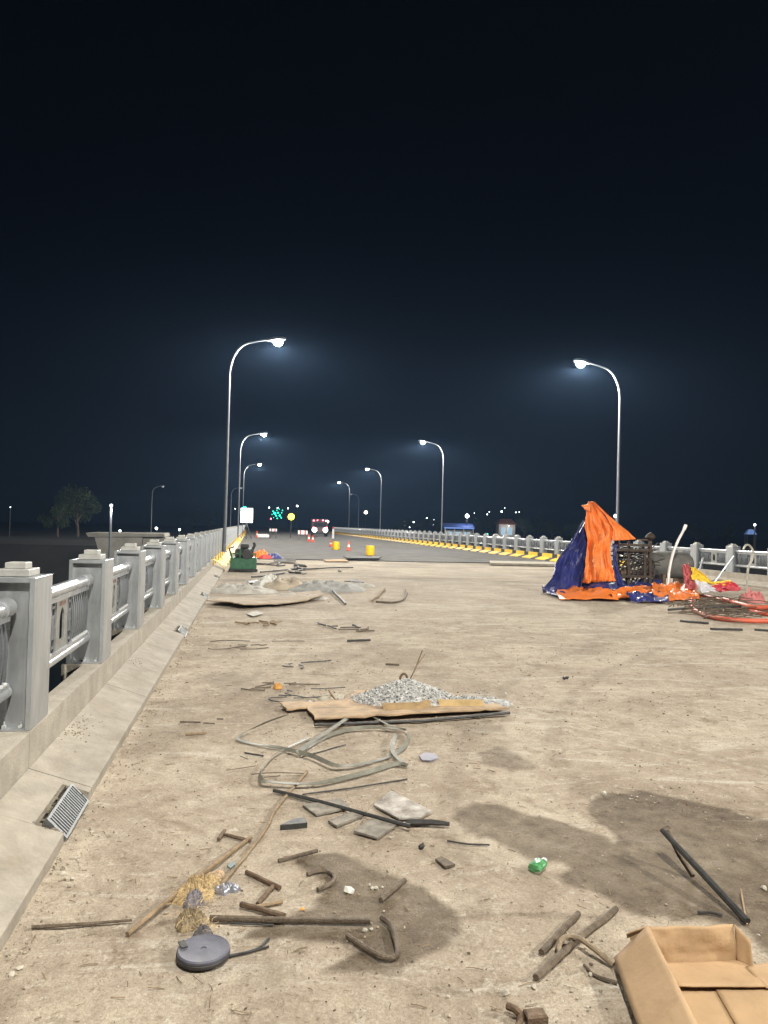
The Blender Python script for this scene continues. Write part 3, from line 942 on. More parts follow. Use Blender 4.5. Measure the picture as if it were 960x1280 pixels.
rod('bent_pipe', 'pale rusty pipe bent into a hook over the grey bar', 'pipe', [(701, 1197), (699, 1182, .022), (706, 1172, .04), (722, 1172, .045), (740, 1184, .04), (767, 1206)], .0115, mat('pale_rust', (0.25, 0.19, 0.125), .8, var=.35, scale=30, bump=.4, bscale=150), curve=5)
rod('thin_wire', 'thin wire curling in front of the bent pipe', 'wire', [(730, 1206), (744, 1219), (772, 1228)], .0055, M_rebar, curve=4)
rod('bent_bar', 'thick bent bar end lying on the deck below the crossed bars', 'bar', [(634, 1257, .03), (644, 1262, .03), (651, 1272), (644, 1292)], .0125, M_rust, curve=4)
b = MB(); c = G(671, 1276); b.bevel_box(c.x - .045, c.x + .03, c.y - .03, c.y + .02, 0, .035, .006)
tag(b.build('rusty_block', M_rust), 'small rusty steel block beside the thick bent bar', 'block')

# plates
def plate(poly, th, z, material, name, label, cat, tilt=0.0):
    P = [G(*p) for p in poly]
    n = len(P)
    zs = [z + tilt * (i / n) for i in range(n)]
    return tag(MB().prism([(p.x, p.y) for p in P], zs, [q + th for q in zs]).build(name, material), label, cat)
M_plate = mat('mortar_plate', (0.20, 0.175, 0.145), 0.85, var=0.5, scale=14, bump=.4, bscale=80, col2=(0.30, 0.265, 0.21))
M_plate2 = mat('pale_mortar_plate', (0.25, 0.205, 0.16), 0.85, var=0.5, scale=11, bump=.4, bscale=80, col2=(0.50, 0.46, 0.41))
plate([(378, 1009), (395, 1022), (437, 1013), (426, 1002)], .012, .004, M_plate, 'broken_plate', 'flat broken plate under the middle of the long dark rod', 'plate', .01)
plate([(410, 1029), (421, 1036), (459, 1021), (444, 1018)], .012, .004, M_plate, 'broken_plate', 'narrow strip of broken plate beside the long dark rod', 'plate', .01)
plate([(442, 1043), (472, 1052), (500, 1032), (467, 1026)], .012, .010, M_plate, 'broken_plate', 'square broken plate in front of the long dark rod', 'plate')
plate([(467, 1009), (499, 1027), (525, 1026), (540, 1018), (489, 993)], .010, .006, M_plate2, 'broken_plate', 'white splashed broken plate behind the black pipe end', 'plate', .012)
plate([(350, 1038), (366, 1030), (380, 1028), (384, 1035)], .03, .0, M_dark, 'wedge_scrap', 'dark wedge-shaped scrap between the long rod and the short rods', 'scrap')
plate([(544, 1076), (552, 1073), (569, 1083), (556, 1086)], .012, .0, M_rebar, 'flat_scrap', 'small flat brown scrap right of the damp patch', 'scrap')
plate([(524, 946), (532, 942), (545, 944), (548, 949), (538, 952), (527, 951)], .01, .0, mat('bluegrey_scrap', (.22, .21, .25), .6), 'round_scrap', 'small blue-grey disc lying right of the steel bands', 'disc')
plate([(284, 1083), (292, 1077), (294, 1082), (288, 1087)], .006, .0, mat('teal_scrap', (.12, .17, .17), .6), 'teal_scrap', 'tiny teal chip by the crooked stick', 'chip')
b = MB(); b.rock(G(527, 1058, .012) , .022, .9)
tag(b.build('dark_clod', M_dark), 'small dark clod above the damp patch', 'clod')
b = MB(); b.rock(G(705, 848, .02), .03, .7); b.rock(G(709, 847, .02), .03, .6)
tag(b.build('dark_scrap', M_dark), 'small dark scrap alone on the bare deck', 'scrap')
b = MB(); c = G(378, 1136, .01); b.rock(c, .012, .5)
tag(b.build('orange_chip', mat('orange_chip', (.6, .26, .04), .6)), 'tiny orange chip above the long straight bar', 'chip')

# single stones
stones = [(437, 1113, .028, 1), (462, 1106, .012, 0), (470, 1110, .013, 0), (478, 1109, .011, 0), (465, 1110, .012, 0), (456, 1163, .014, 0), (464, 1161, .009, 0),
          (755, 992, .026, 1), (632, 1241, .019, 0), (667, 1234, .014, 0), (80, 1092, .018, 0), (90, 1098, .014, 0), (86, 1107, .012, 0), (738, 1218, .014, 0), (955, 1110, .015, 0),
          (700, 941, .016, 0), (560, 1246, .008, 0), (700, 1071, .008, 0), (115, 1040, .014, 0), (124, 1045, .011, 0), (25, 1210, .012, 0), (15, 1218, .015, 0), (488, 1047, .01, 0), (730, 1125, .008, 0)]
for (px, py, s, big) in stones:
    b = MB(); c = G(px, py, s * .25); b.rock(c, s * 1.05, .75)
    o = b.build('stone', mat('white_stone', (0.6, 0.57, 0.5), .9, var=.2, scale=30) if big else M_stone)
    if big:
        tag(o, 'white stone chip on the damp patch by the curled hook' if px < 500 else 'white stone chip at the edge of the large damp patch', 'stone', 'loose stones on the deck')
    else:
        tag(o, 'small loose stone lying on the dusty deck', 'stone', 'loose stones on the deck')

# grit: crumbs that nobody could count
b = MB()
def on_wet_free(): pass
for i in range(2600):
    u = R.random()
    if u < .30:      # along the kerb foot
        y = 1.8 + R.random() ** 1.6 * 12; x = -KX + abs(R.gauss(0, .10)) + .005
    elif u < .8:
        y = 1.7 + R.random() ** 1.5 * 9; x = -KX + R.random() * (2.2 + y * .55)
    else:
        q = R.choice([(450, 1120), (850, 1010), (250, 1120), (430, 1010), (700, 1200), (380, 862), (520, 905)])
        c = G(*q); x = c.x + R.gauss(0, .22); y = c.y + R.gauss(0, .25)
    if x < -KX + .004: continue
    s = R.choice([.0022, .003, .003, .004, .005, .007]) * R.uniform(.7, 1.3) * (1 + .05 * y)
    b.rock((x, y, s * .2), s, .7)
tag(b.build('grit', mat('grit', (0.30, 0.25, 0.18), .95, var=.6, scale=40, detail=2)), 'fine crumbs of grit scattered over the deck', 'grit', kind='stuff')
b = MB()
for i in range(700):
    y = 1.8 + R.random() ** 1.5 * 12; x = -KX + .02 + R.random() * (2.4 + y * .55)
    a = R.uniform(0, 6.28); l = R.uniform(.008, .035); w = R.uniform(.001, .0025)
    p = Vector((x, y, .004)); d = Vector((math.cos(a), math.sin(a), R.uniform(-.05, .1)))
    b.tube([p - d * l, p + Vector((R.uniform(-.3, .3), R.uniform(-.3, .3), .1)) * l * .5, p + d * l], w, 4)
tag(b.build('straw_litter', mat('straw_litter', (.20, .145, .085), .9, var=.6, scale=3)), 'tiny straws and splinters scattered over the deck', 'litter', kind='stuff')

for nm, col_, n_, seed_, lab in (('pale_chips', (.46, .42, .35), 700, 3, 'pale mortar chips strewn over the deck'), ('dark_chips', (.10, .075, .05), 650, 4, 'dark dirt flakes strewn over the deck')):
    rr = random.Random(seed_); b = MB()
    cl_ = [(rr.uniform(-.7, 5), rr.uniform(1.9, 11), rr.uniform(.1, .5)) for _ in range(26)]
    for i in range(n_):
        if rr.random() < .6:
            cx_, cy_, sd_ = rr.choice(cl_); x, y = rr.gauss(cx_, sd_), rr.gauss(cy_, sd_ * .7)
        else:
            y = 1.8 + rr.random() ** 1.4 * 22; x = -KX + rr.random() * (2.2 + y * .6)
        if x < -KX + .01 or y < 1.5 or x > RX - .1: continue
        s_ = rr.choice([.0025, .003, .003, .004, .005, .007]) * (.8 + .13 * y) * rr.uniform(.7, 1.2)
        b.rock((x, y, s_ * .12), s_, rr.uniform(.2, .5))
    tag(b.build(nm, mat(nm, col_, .95, var=.4, scale=25, detail=2)), lab, 'chips', kind='stuff')

b = MB()
for i in range(160):
    d_ = abs(R.gauss(.30, .05)); y_ = R.choice([5.6, 5.75, 6.0, 8.4, 3.3]) + R.gauss(0, .10)
    if d_ > .36: continue
    b.rock((-KX - d_, y_, .062 + (d_ - .012) * .347), R.uniform(.003, .011), .5)
tag(b.build('kerb_dirt', mat('kerb_dirt', (.19, .14, .09), .95, var=.5, scale=30)), 'crumbs of brown dirt lying on the sloping kerb', 'dirt', kind='stuff')

# ------------------------------------------------------------------ round grey disc and straw bundle
c = G(254, 1197)
t = thing('grey_disc', 'round slate-grey disc lying flat against the straw bundle', 'disc', (c.x, c.y, 0), .4)
MB().lathe([(.088, .004), (.101, .008), (.1035, .016), (.1035, .021), (.101, .0235)], 40).build('lower_rim', M_dark, t, True)
o = MB().lathe([(.098, .0238), (.1015, .026), (.1015, .034), (.096, .039), (.088, .037), (.04, .0365), (.012, .0365), (.011, .034), (.002, .034)], 40).build('disc', M_greydisc, t, True)
MB().box(-.075, -.05, .035, .085, .0385, .0425).build('torn_slot', M_dark, t)

def heap(name, material, px_c, size, h, seed, rough=1.0, rings=14, seg=40, rot=0.0, parent=None, z0=0.0, sharp=3.0, freq=4.0, soft=True):
    """uneven closed mound with a ragged outline and folded top; a flat foot on the deck"""
    c = G(*px_c) if not isinstance(px_c, Vector) else px_c
    ca, sa = math.cos(rot), math.sin(rot)
    b = MB()
    rr = np.linspace(0, 1, rings); aa = np.linspace(0, 2 * np.pi, seg, endpoint=False)
    outl = 1 + 0.55 * fbm(np.cos(aa) * 1.7 + 9, np.sin(aa) * 1.7 + 9, seed, 4) * rough
    for i, r in enumerate(rr):
        for j, a in enumerate(aa):
            x = r * outl[j] * math.cos(a) * size[0]; y = r * outl[j] * math.sin(a) * size[1]
            n = abs(float(fbm(np.array(x * freq / max(size) + 5), np.array(y * freq / max(size) + 5), seed + 3, 4))) * 2
            n2 = float(fbm(np.array(x * freq * 3 / max(size)), np.array(y * freq * 3 / max(size)), seed + 7, 3))
            z = z0 + h * (1 - r ** sharp) * (0.55 + .9 * n + .35 * n2) + .004
            if i == rings - 1: z = z0 - .004
            b.v.append((c.x + x * ca - y * sa, c.y + x * sa + y * ca, z))
    for i in range(rings - 1):
        for j in range(seg):
            a_, b_ = i * seg + j, i * seg + (j + 1) % seg
            b.f.append((a_, b_, b_ + seg, a_ + seg))
    return b.build(name, material, parent, soft)

t = thing('straw_bundle', 'shaggy torn bundle of straw and sacking against the round grey disc', 'bundle')
heap('sacking', M_burlap, (247, 1118), (.135, .075), .075, 5, rot=.85, parent=t, rough=1.8, rings=30, seg=84, freq=9, soft=False)
heap('sacking', mat('dirty_sacking', (.26, .20, .12), .95, var=.4, scale=25, bump=.6, bscale=120), (238, 1155), (.085, .062), .065, 8, rot=-.5, parent=t, rings=26, seg=64, freq=7, soft=False, rough=1.5)
heap('pale_cloth', mat('pale_cloth', (.36, .255, .16), .9, var=.5, scale=30, bump=.4), (267, 1095), (.062, .045), .012, 14, rot=.4, parent=t, rough=2, freq=6, soft=False)
heap('silver_foil', mat('silver_foil', (.28, .28, .31), .35, metal=.5, var=.5, scale=30), (283, 1113), (.06, .035), .035, 31, rot=-.2, parent=t, rough=2)
heap('grey_rag', mat('grey_rag', (.17, .155, .17), .8, var=.4, scale=30), (243, 1133), (.05, .03), .085, 41, rot=.3, parent=t)
heap('dark_rag', mat('dark_rag', (.10, .09, .09), .8, var=.4, scale=30), (253, 1171), (.045, .025), .05, 42, rot=.1, parent=t)
b = MB()
for i in range(170):
    q = R.choice([(225, 1125), (240, 1118), (255, 1105), (262, 1125), (232, 1150), (262, 1150), (248, 1130)])
    p = G(q[0] + R.gauss(0, 11), q[1] + R.gauss(0, 9), R.uniform(.008, .06))
    a = R.gauss(.9, .7); l = R.uniform(.006, .022)
    d = Vector((math.cos(a), math.sin(a), R.uniform(-.25, .3)))
    b.tube([p - d * l, p + Vector((0, 0, R.uniform(0, .006))), p + d * l], R.uniform(.0006, .0012), 3, caps=False)
o = b.build('straw', mat('straw', (.55, .40, .21), .9, var=.5, scale=5), t); o['kind'] = 'stuff'

# ------------------------------------------------------------------ steel bands
t = thing('steel_bands', 'loose tangle of flat grey steel strapping bands in front of the gravel board', 'strapping')
def band(pts, w=.032, lean=.35, z=.012):
    P = [G(280 + x / 3.69, 880 + y / 3.69, 0.0) for x, y in pts]
    P = spline(P, 7)
    b = MB(); rows = []
    n = len(P)
    for i, p in enumerate(P):
        tn = (P[min(n - 1, i + 1)] - P[max(0, i - 1)]).normalized()
        side = Vector((-tn.y, tn.x, 0))
        ln = lean + .5 * math.sin(i * .21 + len(pts))
        d = side * math.cos(ln) + Vector((0, 0, 1)) * abs(math.sin(ln))
        zz = z + .010 * (1 + math.sin(i * .17 + 2 * len(pts)))
        rows.append([p + Vector((0, 0, zz)), p + Vector((0, 0, zz)) + d * w])
    o = b.grid(rows).build('band', M_band, t)
    solid(o, .0025, 0)
band([(285, 70), (170, 115), (65, 160), (80, 182), (240, 215), (390, 262), (500, 308), (620, 300), (780, 250), (850, 195), (850, 140), (760, 110), (640, 45)])
band([(385, 165), (240, 235), (170, 315), (162, 375), (230, 388), (430, 390), (640, 340), (790, 295), (845, 300), (785, 235), (800, 160)], lean=.5)
band([(360, 232), (480, 162), (600, 132), (720, 130), (840, 138)], lean=.3)
band([(340, 250), (450, 175), (575, 92)], lean=.7, z=.02)

def ragged(poly, zz, n=7, amp=1.0, seed=1):
    rr = random.Random(seed); P, Z = [], []
    for i in range(len(poly)):
        a, c = poly[i], poly[(i + 1) % len(poly)]; za, zc = zz[i], zz[(i + 1) % len(zz)]
        for k_ in range(n):
            u = k_ / n; w = amp if k_ else 0
            P.append((a[0] + (c[0] - a[0]) * u + rr.gauss(0, w), a[1] + (c[1] - a[1]) * u + rr.gauss(0, w * .32)))
            Z.append(za + (zc - za) * u + rr.gauss(0, .0022 * (w > 0)))
    return P, Z
# ------------------------------------------------------------------ board with gravel
t = thing('torn_board', 'torn brown board lying flat under the gravel heap', 'board')
poly = [(349, 883), (358, 893), (384, 890), (393, 906), (440, 904), (530, 899), (600, 893), (636, 891), (612, 880), (560, 868), (500, 862), (440, 866), (428, 878), (400, 880)]
zz = [.030, .035, .028, .045, .045, .05, .03, .035, .012, .01, .01, .01, .012, .015]
poly, zz = ragged(poly, zz, 6, 1.1, 4)
P = [G(*p) for p in poly]
MB().prism([(p.x, p.y) for p in P], [q for q in zz], [q + .014 for q in zz]).build('sheet', M_ply, t)
def strip(name, pts, w, material, parent, z=.05, fold=.03):
    Q = spline([G(p[0], p[1], 0) for p in pts], 6)
    rows = []
    for i, p in enumerate(Q):
        rows.append([p + Vector((0, -w * .4, z - fold)), p + Vector((0, -.1 * w, z + .01 * math.sin(i * .6))), p + Vector((0, w * .6, z + fold * .7))])
    o = MB().grid(rows).build(name, material, parent); solid(o, .004); return o
strip('torn_flap', [(478, 893), (505, 892), (525, 891), (545, 884)], .09, mat('torn_card', (.30, .20, .095), .85, var=.25, scale=9), t, z=.065)
strip('torn_flap', [(548, 887), (575, 887), (604, 887)], .08, mat('torn_card2', (.42, .29, .13), .85, var=.25, scale=9), t, z=.06)
MB().tube([G(393, 906, .02), G(530, 901, .02), G(637, 891, .03)], .014, 6, jit=.1).build('edge_shadow_strip', M_dark, t)  # dark strip standing in for the shadow under the board's front edge
c = (G(512, 887) + G(512, 862)) / 2
c = Vector((c.x - .07, c.y - .15, 0))
def gravel_h(x, y):
    r = math.hypot((x - .0) / .54, y / .36)
    r2 = math.hypot((x - .62) / .42, (y + .08) / .20)
    return max(0, .215 * (1 - r) ** .85 if r < 1 else 0, .05 * (1 - r2) if r2 < 1 else 0)
P = []
for j in range(40):
    P.append([(c.x - .8 + i * 2.0 / 60, c.y - .45 + j * .9 / 39, .018 + gravel_h(-.8 + i * 2.0 / 60, -.45 + j * .9 / 39) - (.03 if gravel_h(-.8 + i * 2.0 / 60, -.45 + j * .9 / 39) <= 0 else 0)) for i in range(61)])
t = thing('gravel_heap', 'low heap of grey crushed gravel on the torn board', 'gravel heap')
t['kind'] = 'stuff'
MB().grid(P).build('core', M_gravel, t, True)
b = MB(); n = 0
while n < 3600:
    x = R.gauss(.05, .34); y = R.gauss(0, .17)
    h = gravel_h(x, y)
    if h <= 0 and R.random() > .25: continue
    s = R.choice([.006, .008, .009, .011, .013]) * R.uniform(.8, 1.25)
    b.rock((c.x + x, c.y + y, .018 + h + R.uniform(-.003, .008) if h > 0 else .03), s, .8); n += 1
me = b.mesh('gravel')
M_g = [mat('gravel_light', (.50, .49, .46), .95, var=.35, scale=9), mat('gravel_mid', (.33, .32, .30), .95, var=.4, scale=9), mat('gravel_dark', (.13, .13, .135), .95, var=.4, scale=9)]
for q in M_g: me.materials.append(q)
mi = np.repeat(np.array([R.choice([0, 0, 0, 1, 1, 2]) for _ in range(n)]), 20).astype(np.int32)
me.polygons.foreach_set('material_index', mi)
o = place('gravel', me, None, t); o['kind'] = 'stuff'
a = Vector((c.x - .06, c.y + .03, 0))
hk = [Vector((a.x, a.y, .17)), Vector((a.x + .01, a.y, .25)), Vector((a.x + .04, a.y, .275)), Vector((a.x + .07, a.y, .25)), Vector((a.x + .08, a.y, .17))]
tag(MB().tube(spline(hk, 5), .011, 8).build('staple_hook', M_rust, None, True), 'rusty U-shaped hook standing in the top of the gravel heap', 'hook')
q0 = Vector((a.x + .095, a.y + .05, .17)); dpt = (q0 - Vector((0, 0, CAM_H))).dot(fwd)
tw = thing('split_twig', 'split thin rod leaning out of the top of the gravel heap', 'rod')
e1 = at(528, 813, dpt + .25); e2 = at(531, 818, dpt + .25)
MB().tube([q0, q0.lerp(e1, .5) + Vector((.0, 0, -.02)), e1], .007, 6, jit=.1).build('prong', M_rebar, tw)
MB().tube([q0.lerp(e1, .45), e2], .006, 6, jit=.1).build('prong', M_wood, tw)
rod('dry_stick', 'short light stick at the corner of the torn board beside the gravel', 'stick', [(411, 863, .06), (424, 880)], .010, M_ply)
heap('sand_spill', mat('sand_spill', (.42, .37, .29), .95, var=.3, scale=20), (415, 872), (.16, .12), .03, 77)
bpy.data.objects['sand_spill']; tag(bpy.data.objects['sand_spill'], 'small spill of pale sand left of the gravel heap', 'sand', kind='stuff')
rod('bent_clip', 'small bent clip in front of the torn board', 'clip', [(590, 897), (595, 893, .03), (600, 898)], .008, M_rebar, curve=3)

# ------------------------------------------------------------------ scraps between board and joint
def scrap_wires(px_c, spread, n, label, seed, material=M_rebar, r=.006, name='wire_scrap'):
    rr = random.Random(seed)
    t = thing(name, label, 'wire scrap')
    for i in range(n):
        x, y = px_c[0] + rr.uniform(-1, 1) * spread[0], px_c[1] + rr.uniform(-1, 1) * spread[1]
        pts = [(x, y)]
        ang = rr.choice([0, math.pi]) + rr.gauss(0, .5)
        for k_ in range(rr.randint(1, 4)):
            st = spread[0] * rr.uniform(.25, .7)
            ang += rr.gauss(0, .5)
            pts.append((pts[-1][0] + math.cos(ang) * st, pts[-1][1] + math.sin(ang) * st * .16))
        P = [G(p[0], p[1], r + rr.uniform(0, .02)) for p in pts]
        MB().tube(spline(P, 4), r * rr.uniform(.8, 1.3), 6).build('wire', material, t, True)
    return t
scrap_wires((322, 806), (24, 5), 7, 'curled rusty wire ends on the deck between kerb grate and board', 3)
scrap_wires((352, 858), (24, 6), 8, 'rusty wire scraps and crumbs left of the gravel heap', 4)
scrap_wires((372, 866), (30, 7), 6, 'dark flat splinters beside the pale sand spill', 14, M_dark)
scrap_wires((420, 783), (22, 3), 5, 'knot of dark wire behind the gravel heap', 5, M_dark, .012)
scrap_wires((455, 787), (22, 2), 3, 'thin rods lying parallel behind the gravel heap', 6, M_rebar, .012)
scrap_wires((332, 778), (22, 3), 6, 'brown scraps in front of the curled plywood sheet', 7, M_wood, .012)
scrap_wires((262, 901), (14, 3), 3, 'few curled wires near the kerb left of the steel bands', 8)
scrap_wires((375, 832), (20, 4), 5, 'small dark splinters between board and wire knot', 9, M_dark)
scrap_wires((300, 960), (40, 14), 4, 'hair-thin wires near the crooked end of the steel bands', 19, M_rebar, .003)
rod('dark_splinter', 'thick dark splinter lying behind the gravel heap', 'splinter', [(434, 801), (463, 800)], .016, M_dark)
rod('dark_splinter', 'small dark splinter right of the leaning split rod', 'splinter', [(482, 830), (499, 831)], .012, M_rebar)
rod('dark_splinter', 'flat splinter near the kerb left of the steel bands', 'splinter', [(232, 918), (258, 916)], .010, M_wood)
heap('orange_crumb', mat('orange_crumb', (.5, .25, .06), .7), (347, 860), (.05, .04), .05, 3); tag(bpy.data.objects['orange_crumb'], 'small orange-brown lump among wire scraps left of the gravel', 'lump')

# curled plywood sheet, cement bags, rubble before the joint
def sheet(name, poly, zz, th, material, label, cat):
    if name == 'curled_sheet': poly, zz = ragged(poly, zz, 5, .7, 6)
    P = [G(*p) for p in poly]
    o = MB().prism([(p.x, p.y) for p in P], zz, [q + th for q in zz]).build(name, material)
    return tag(o, label, cat)
sheet('curled_sheet', [(258, 757), (285, 759), (304, 762), (345, 759), (384, 754), (404, 749), (400, 744), (370, 744), (320, 747), (280, 750)],
      [.09, .10, .09, .05, .05, .10, .10, .04, .02, .04], .02, mat('old_ply', (.32, .245, .165), .9, var=.35, scale=3, bump=.3), 'large curled brown plywood sheet lying across the deck by the kerb', 'sheet')
sheet('paper_scrap', [(308, 768), (316, 772), (330, 768), (320, 764)], [.01, .02, .015, .01], .006, M_cem, 'pale scrap of paper below the curled plywood sheet', 'paper')
k = 0
for (px, py, sx, sy, h, sd, lab) in (
    (300, 740, .85, .55, .22, 1, 'pale crumpled bags piled along the kerb behind the plywood sheet'),
    (338, 733, .5, .5, .30, 2, 'tall white crumpled bag behind the plywood sheet'),
    (367, 736, .85, .5, .30, 3, 'wide tan crumpled bag between the white bag and the grey mound'),
    (408, 737, 1.05, .8, .26, 4, 'smooth grey mound of dry cement behind the plywood sheet'),
    (365, 748, .8, .35, .12, 5, 'flattened pale bag in front of the tan crumpled bag'),
    (446, 733, .6, .3, .12, 6, 'thin pale strip of sacking right of the grey mound')):
    mt_ = [M_cem, mat('white_bag', (.60, .58, .53), .8, var=.2, scale=4), mat('tan_bag', (.43, .36, .27), .9, var=.3, scale=4), mat('dry_cement', (.34, .33, .305), .95, var=.2, scale=5), M_cem, M_cem][k]
    o = heap('cement_bag' if 'mound' not in lab else 'cement_mound', mt_, (px, py), (sx, sy), h, sd * 13, rings=18, seg=54)
    tag(o, lab, 'bag' if 'mound' not in lab else 'mound'); k += 1
sheet('dark_flap', [(430, 729), (440, 732), (455, 731), (446, 727)], [.05, .10, .06, .05], .02, M_dark, 'dark rubber flap lying right of the grey mound', 'flap')
sheet('dark_flap', [(309, 729), (312, 731), (327, 731), (326, 727)], [.04, .04, .04, .04], .02, M_dark, 'dark flat plate between kerb and white bag', 'plate')
rod('timber_stick', 'dark straight stick lying in front of the grey mound', 'stick', [(416, 738, .05), (432, 755)], .022, M_dark)
rod('timber_stick', 'pale straight stick lying right of the grey mound', 'stick', [(465, 751), (481, 736)], .028, M_wood)
rod('hooked_bar', 'hooked thin bar lying right of the pale straight stick', 'bar', [(470, 752), (490, 753), (503, 750), (508, 742), (507, 737)], .022, M_rebar, curve=4)
for i, (px, py) in enumerate(((371, 715), (379, 716), (362, 713), (425, 713))):
    b = MB(); b.rock(G(px, py, .05), .12, .6)
    tag(b.build('rubble_lump', M_cem), 'pale lump of rubble lying before the expansion joint', 'rubble', 'lumps of rubble near the joint')
scrap_wires((360, 707), (30, 2.5), 9, 'dark rods and scraps heaped beside the green machine', 31, M_dark, .03)
scrap_wires((350, 715), (40, 3), 7, 'flat dark scraps strewn before the expansion joint', 33, M_dark, .025)
sheet('steel_plate', [(429, 699), (434, 701), (474, 701), (477, 699)], [.10, .10, .10, .10], .05, M_dark, 'dark steel plate raised on packing just beyond the pale mat', 'plate')
sheet('pale_mat', [(404, 701), (408, 703), (436, 703), (431, 700)], [.03, .03, .03, .03], .03, M_ply, 'pale mat lying beside the dark steel plate', 'mat')
sheet('dark_plank', [(342, 702.5), (343, 703.4), (370, 703.2), (369, 702.2)], [.05] * 4, .05, M_dark, 'dark plank lying beyond the green machine', 'plank')
sheet('concrete_beam', [(612, 704), (613, 707), (712, 709), (712, 706)], [.03] * 4, .10, M_conc2, 'long pale concrete strip lying on the road beside the blue tarp', 'beam')

# ------------------------------------------------------------------ crushed green bottle
t = thing('plastic_bottle', 'crushed bright green plastic bottle on the edge of the damp patch', 'bottle')
c = G(673, 1087)
Mx = Matrix.Translation((c.x, c.y, .026)) @ Matrix.Rotation(.75, 4, 'Z') @ Matrix.Rotation(math.pi / 2, 4, 'Y') @ Matrix.Diagonal((.55, 1.0, 1, 1))
prof = [(.004, -.055), (.030, -.053), (.036, -.045), (.037, -.02), (.031, -.005), (.037, .012), (.034, .03), (.022, .045), (.012, .055), (.011, .062)]
b = MB(); b.lathe(prof, 22, Mx)
b.v = [(v[0] + R.uniform(-.003, .003), v[1] + R.uniform(-.003, .003), max(.002, v[2] + R.uniform(-.004, .003))) for v in b.v]
M_bot = mat('green_plastic', (.16, .48, .20), .2, var=.3, scale=40, spec=.6, trans=.55)
b.build('body', M_bot, t, True)
MB().lathe([(.013, .060), (.0135, .062), (.0135, .074), (.012, .076), (.002, .076)], 16, Mx).build('cap', mat('white_cap', (.6, .65, .58), .4), t, True)

# ------------------------------------------------------------------ cardboard box
t = thing('cardboard_box', 'open torn cardboard box with its side flap folded out on the deck', 'box')
H = .15
TL = G(811, 1159, H); TR = G(917, 1156, H); TF = G(885, 1306, H)
BL = Vector((TL.x + .012, TL.y - .02, .012)); BR = Vector((TR.x - .004, TR.y - .02, .012))
def wavy(a, b_, c_, d_, nu, nv, amp, seed):
    rows = []
    nrm = (b_ - a).cross(d_ - a).normalized()
    for i in range(nv + 1):
        v = i / nv; row = []
        for j in range(nu + 1):
            u = j / nu
            p = (a * (1 - u) + b_ * u) * (1 - v) + (d_ * (1 - u) + c_ * u) * v
            n = float(fbm(np.array(u * 3.0 + seed), np.array(v * 2.0 + seed), seed, 3)) * amp
            row.append(p + nrm * n)
        rows.append(row)
    return rows
def panel(name, a, b_, c_, d_, amp=.012, seed=1, nu=12, nv=8, th=.005, parent=t):
    o = MB().grid(wavy(a, b_, c_, d_, nu, nv, amp, seed)).build(name, M_card, parent, True)
    return solid(o, th, 0)
panel('back_wall', BL, BR, TR, TL, .034, 3, 24, 12)
fwdB = (Vector((TF.x, TF.y, 0)) - Vector((TL.x, TL.y, 0)))
panel('side_wall', BL, BL + fwdB, TF, TL, .008, 5)
FL0 = G(783, 1172, .055); FL1 = G(767, 1197, .03); FL2 = G(806, 1306, .03)
FLT = G(786, 1168, .075)
panel('side_flap', TL + Vector((-.002, 0, .004)), TF + Vector((-.002, 0, .004)), FL2, FL1, .010, 9, 14, 8)
# bottom flaps
f0 = G(836, 1204, .022); f1 = G(930, 1204, .022); f2 = G(957, 1234, .03); f3 = G(846, 1233, .03)
panel('bottom_flap', BL + Vector((.0, .005, .008)), BR + Vector((.04, .0, .008)), f2, f3, .006, 12)
g0 = G(838, 1237, .006); g1 = G(893, 1236, .006); g2 = G(935, 1310, .006); g3 = G(860, 1310, .006)
panel('bottom_flap', g0, g1, g2, g3, .004, 15)
h0_ = G(893.5, 1235, .014); h1_ = G(985, 1233, .014); h2_ = G(1010, 1310, .014); h3_ = G(936, 1310, .014)
panel('bottom_flap', h0_, h1_, h2_, h3_, .005, 17)
# right wall remains: short stub turned back, then the flattened side
panel('right_wall', BR + Vector((.004, 0, 0)), BR + Vector((.035, -.06, 0)), TR + Vector((.040, -.05, -.04)), TR + Vector((.004, 0, 0)), .010, 21, 6, 6)
i0 = G(932, 1208, .03); i1 = G(1000, 1200, .02); i2 = G(1010, 1236, .02); i3 = G(958, 1236, .026)
panel('flattened_side', i0, i1, i2, i3, .008, 23)
# torn corner tab
panel('torn_tab', G(783, 1168, .10), G(808, 1157, .15), G(806, 1163, .13), G(784, 1172, .07), .006, 25, 4, 3)
MB().grid(wavy(Vector((BL.x - .05, BL.y + .01, .008)), BL + Vector((0, .01, 0)), TL + Vector((0, .006, -.01)), G(787, 1172, .06), 4, 4, .004, 28)).build('outer_corner', M_card, t)


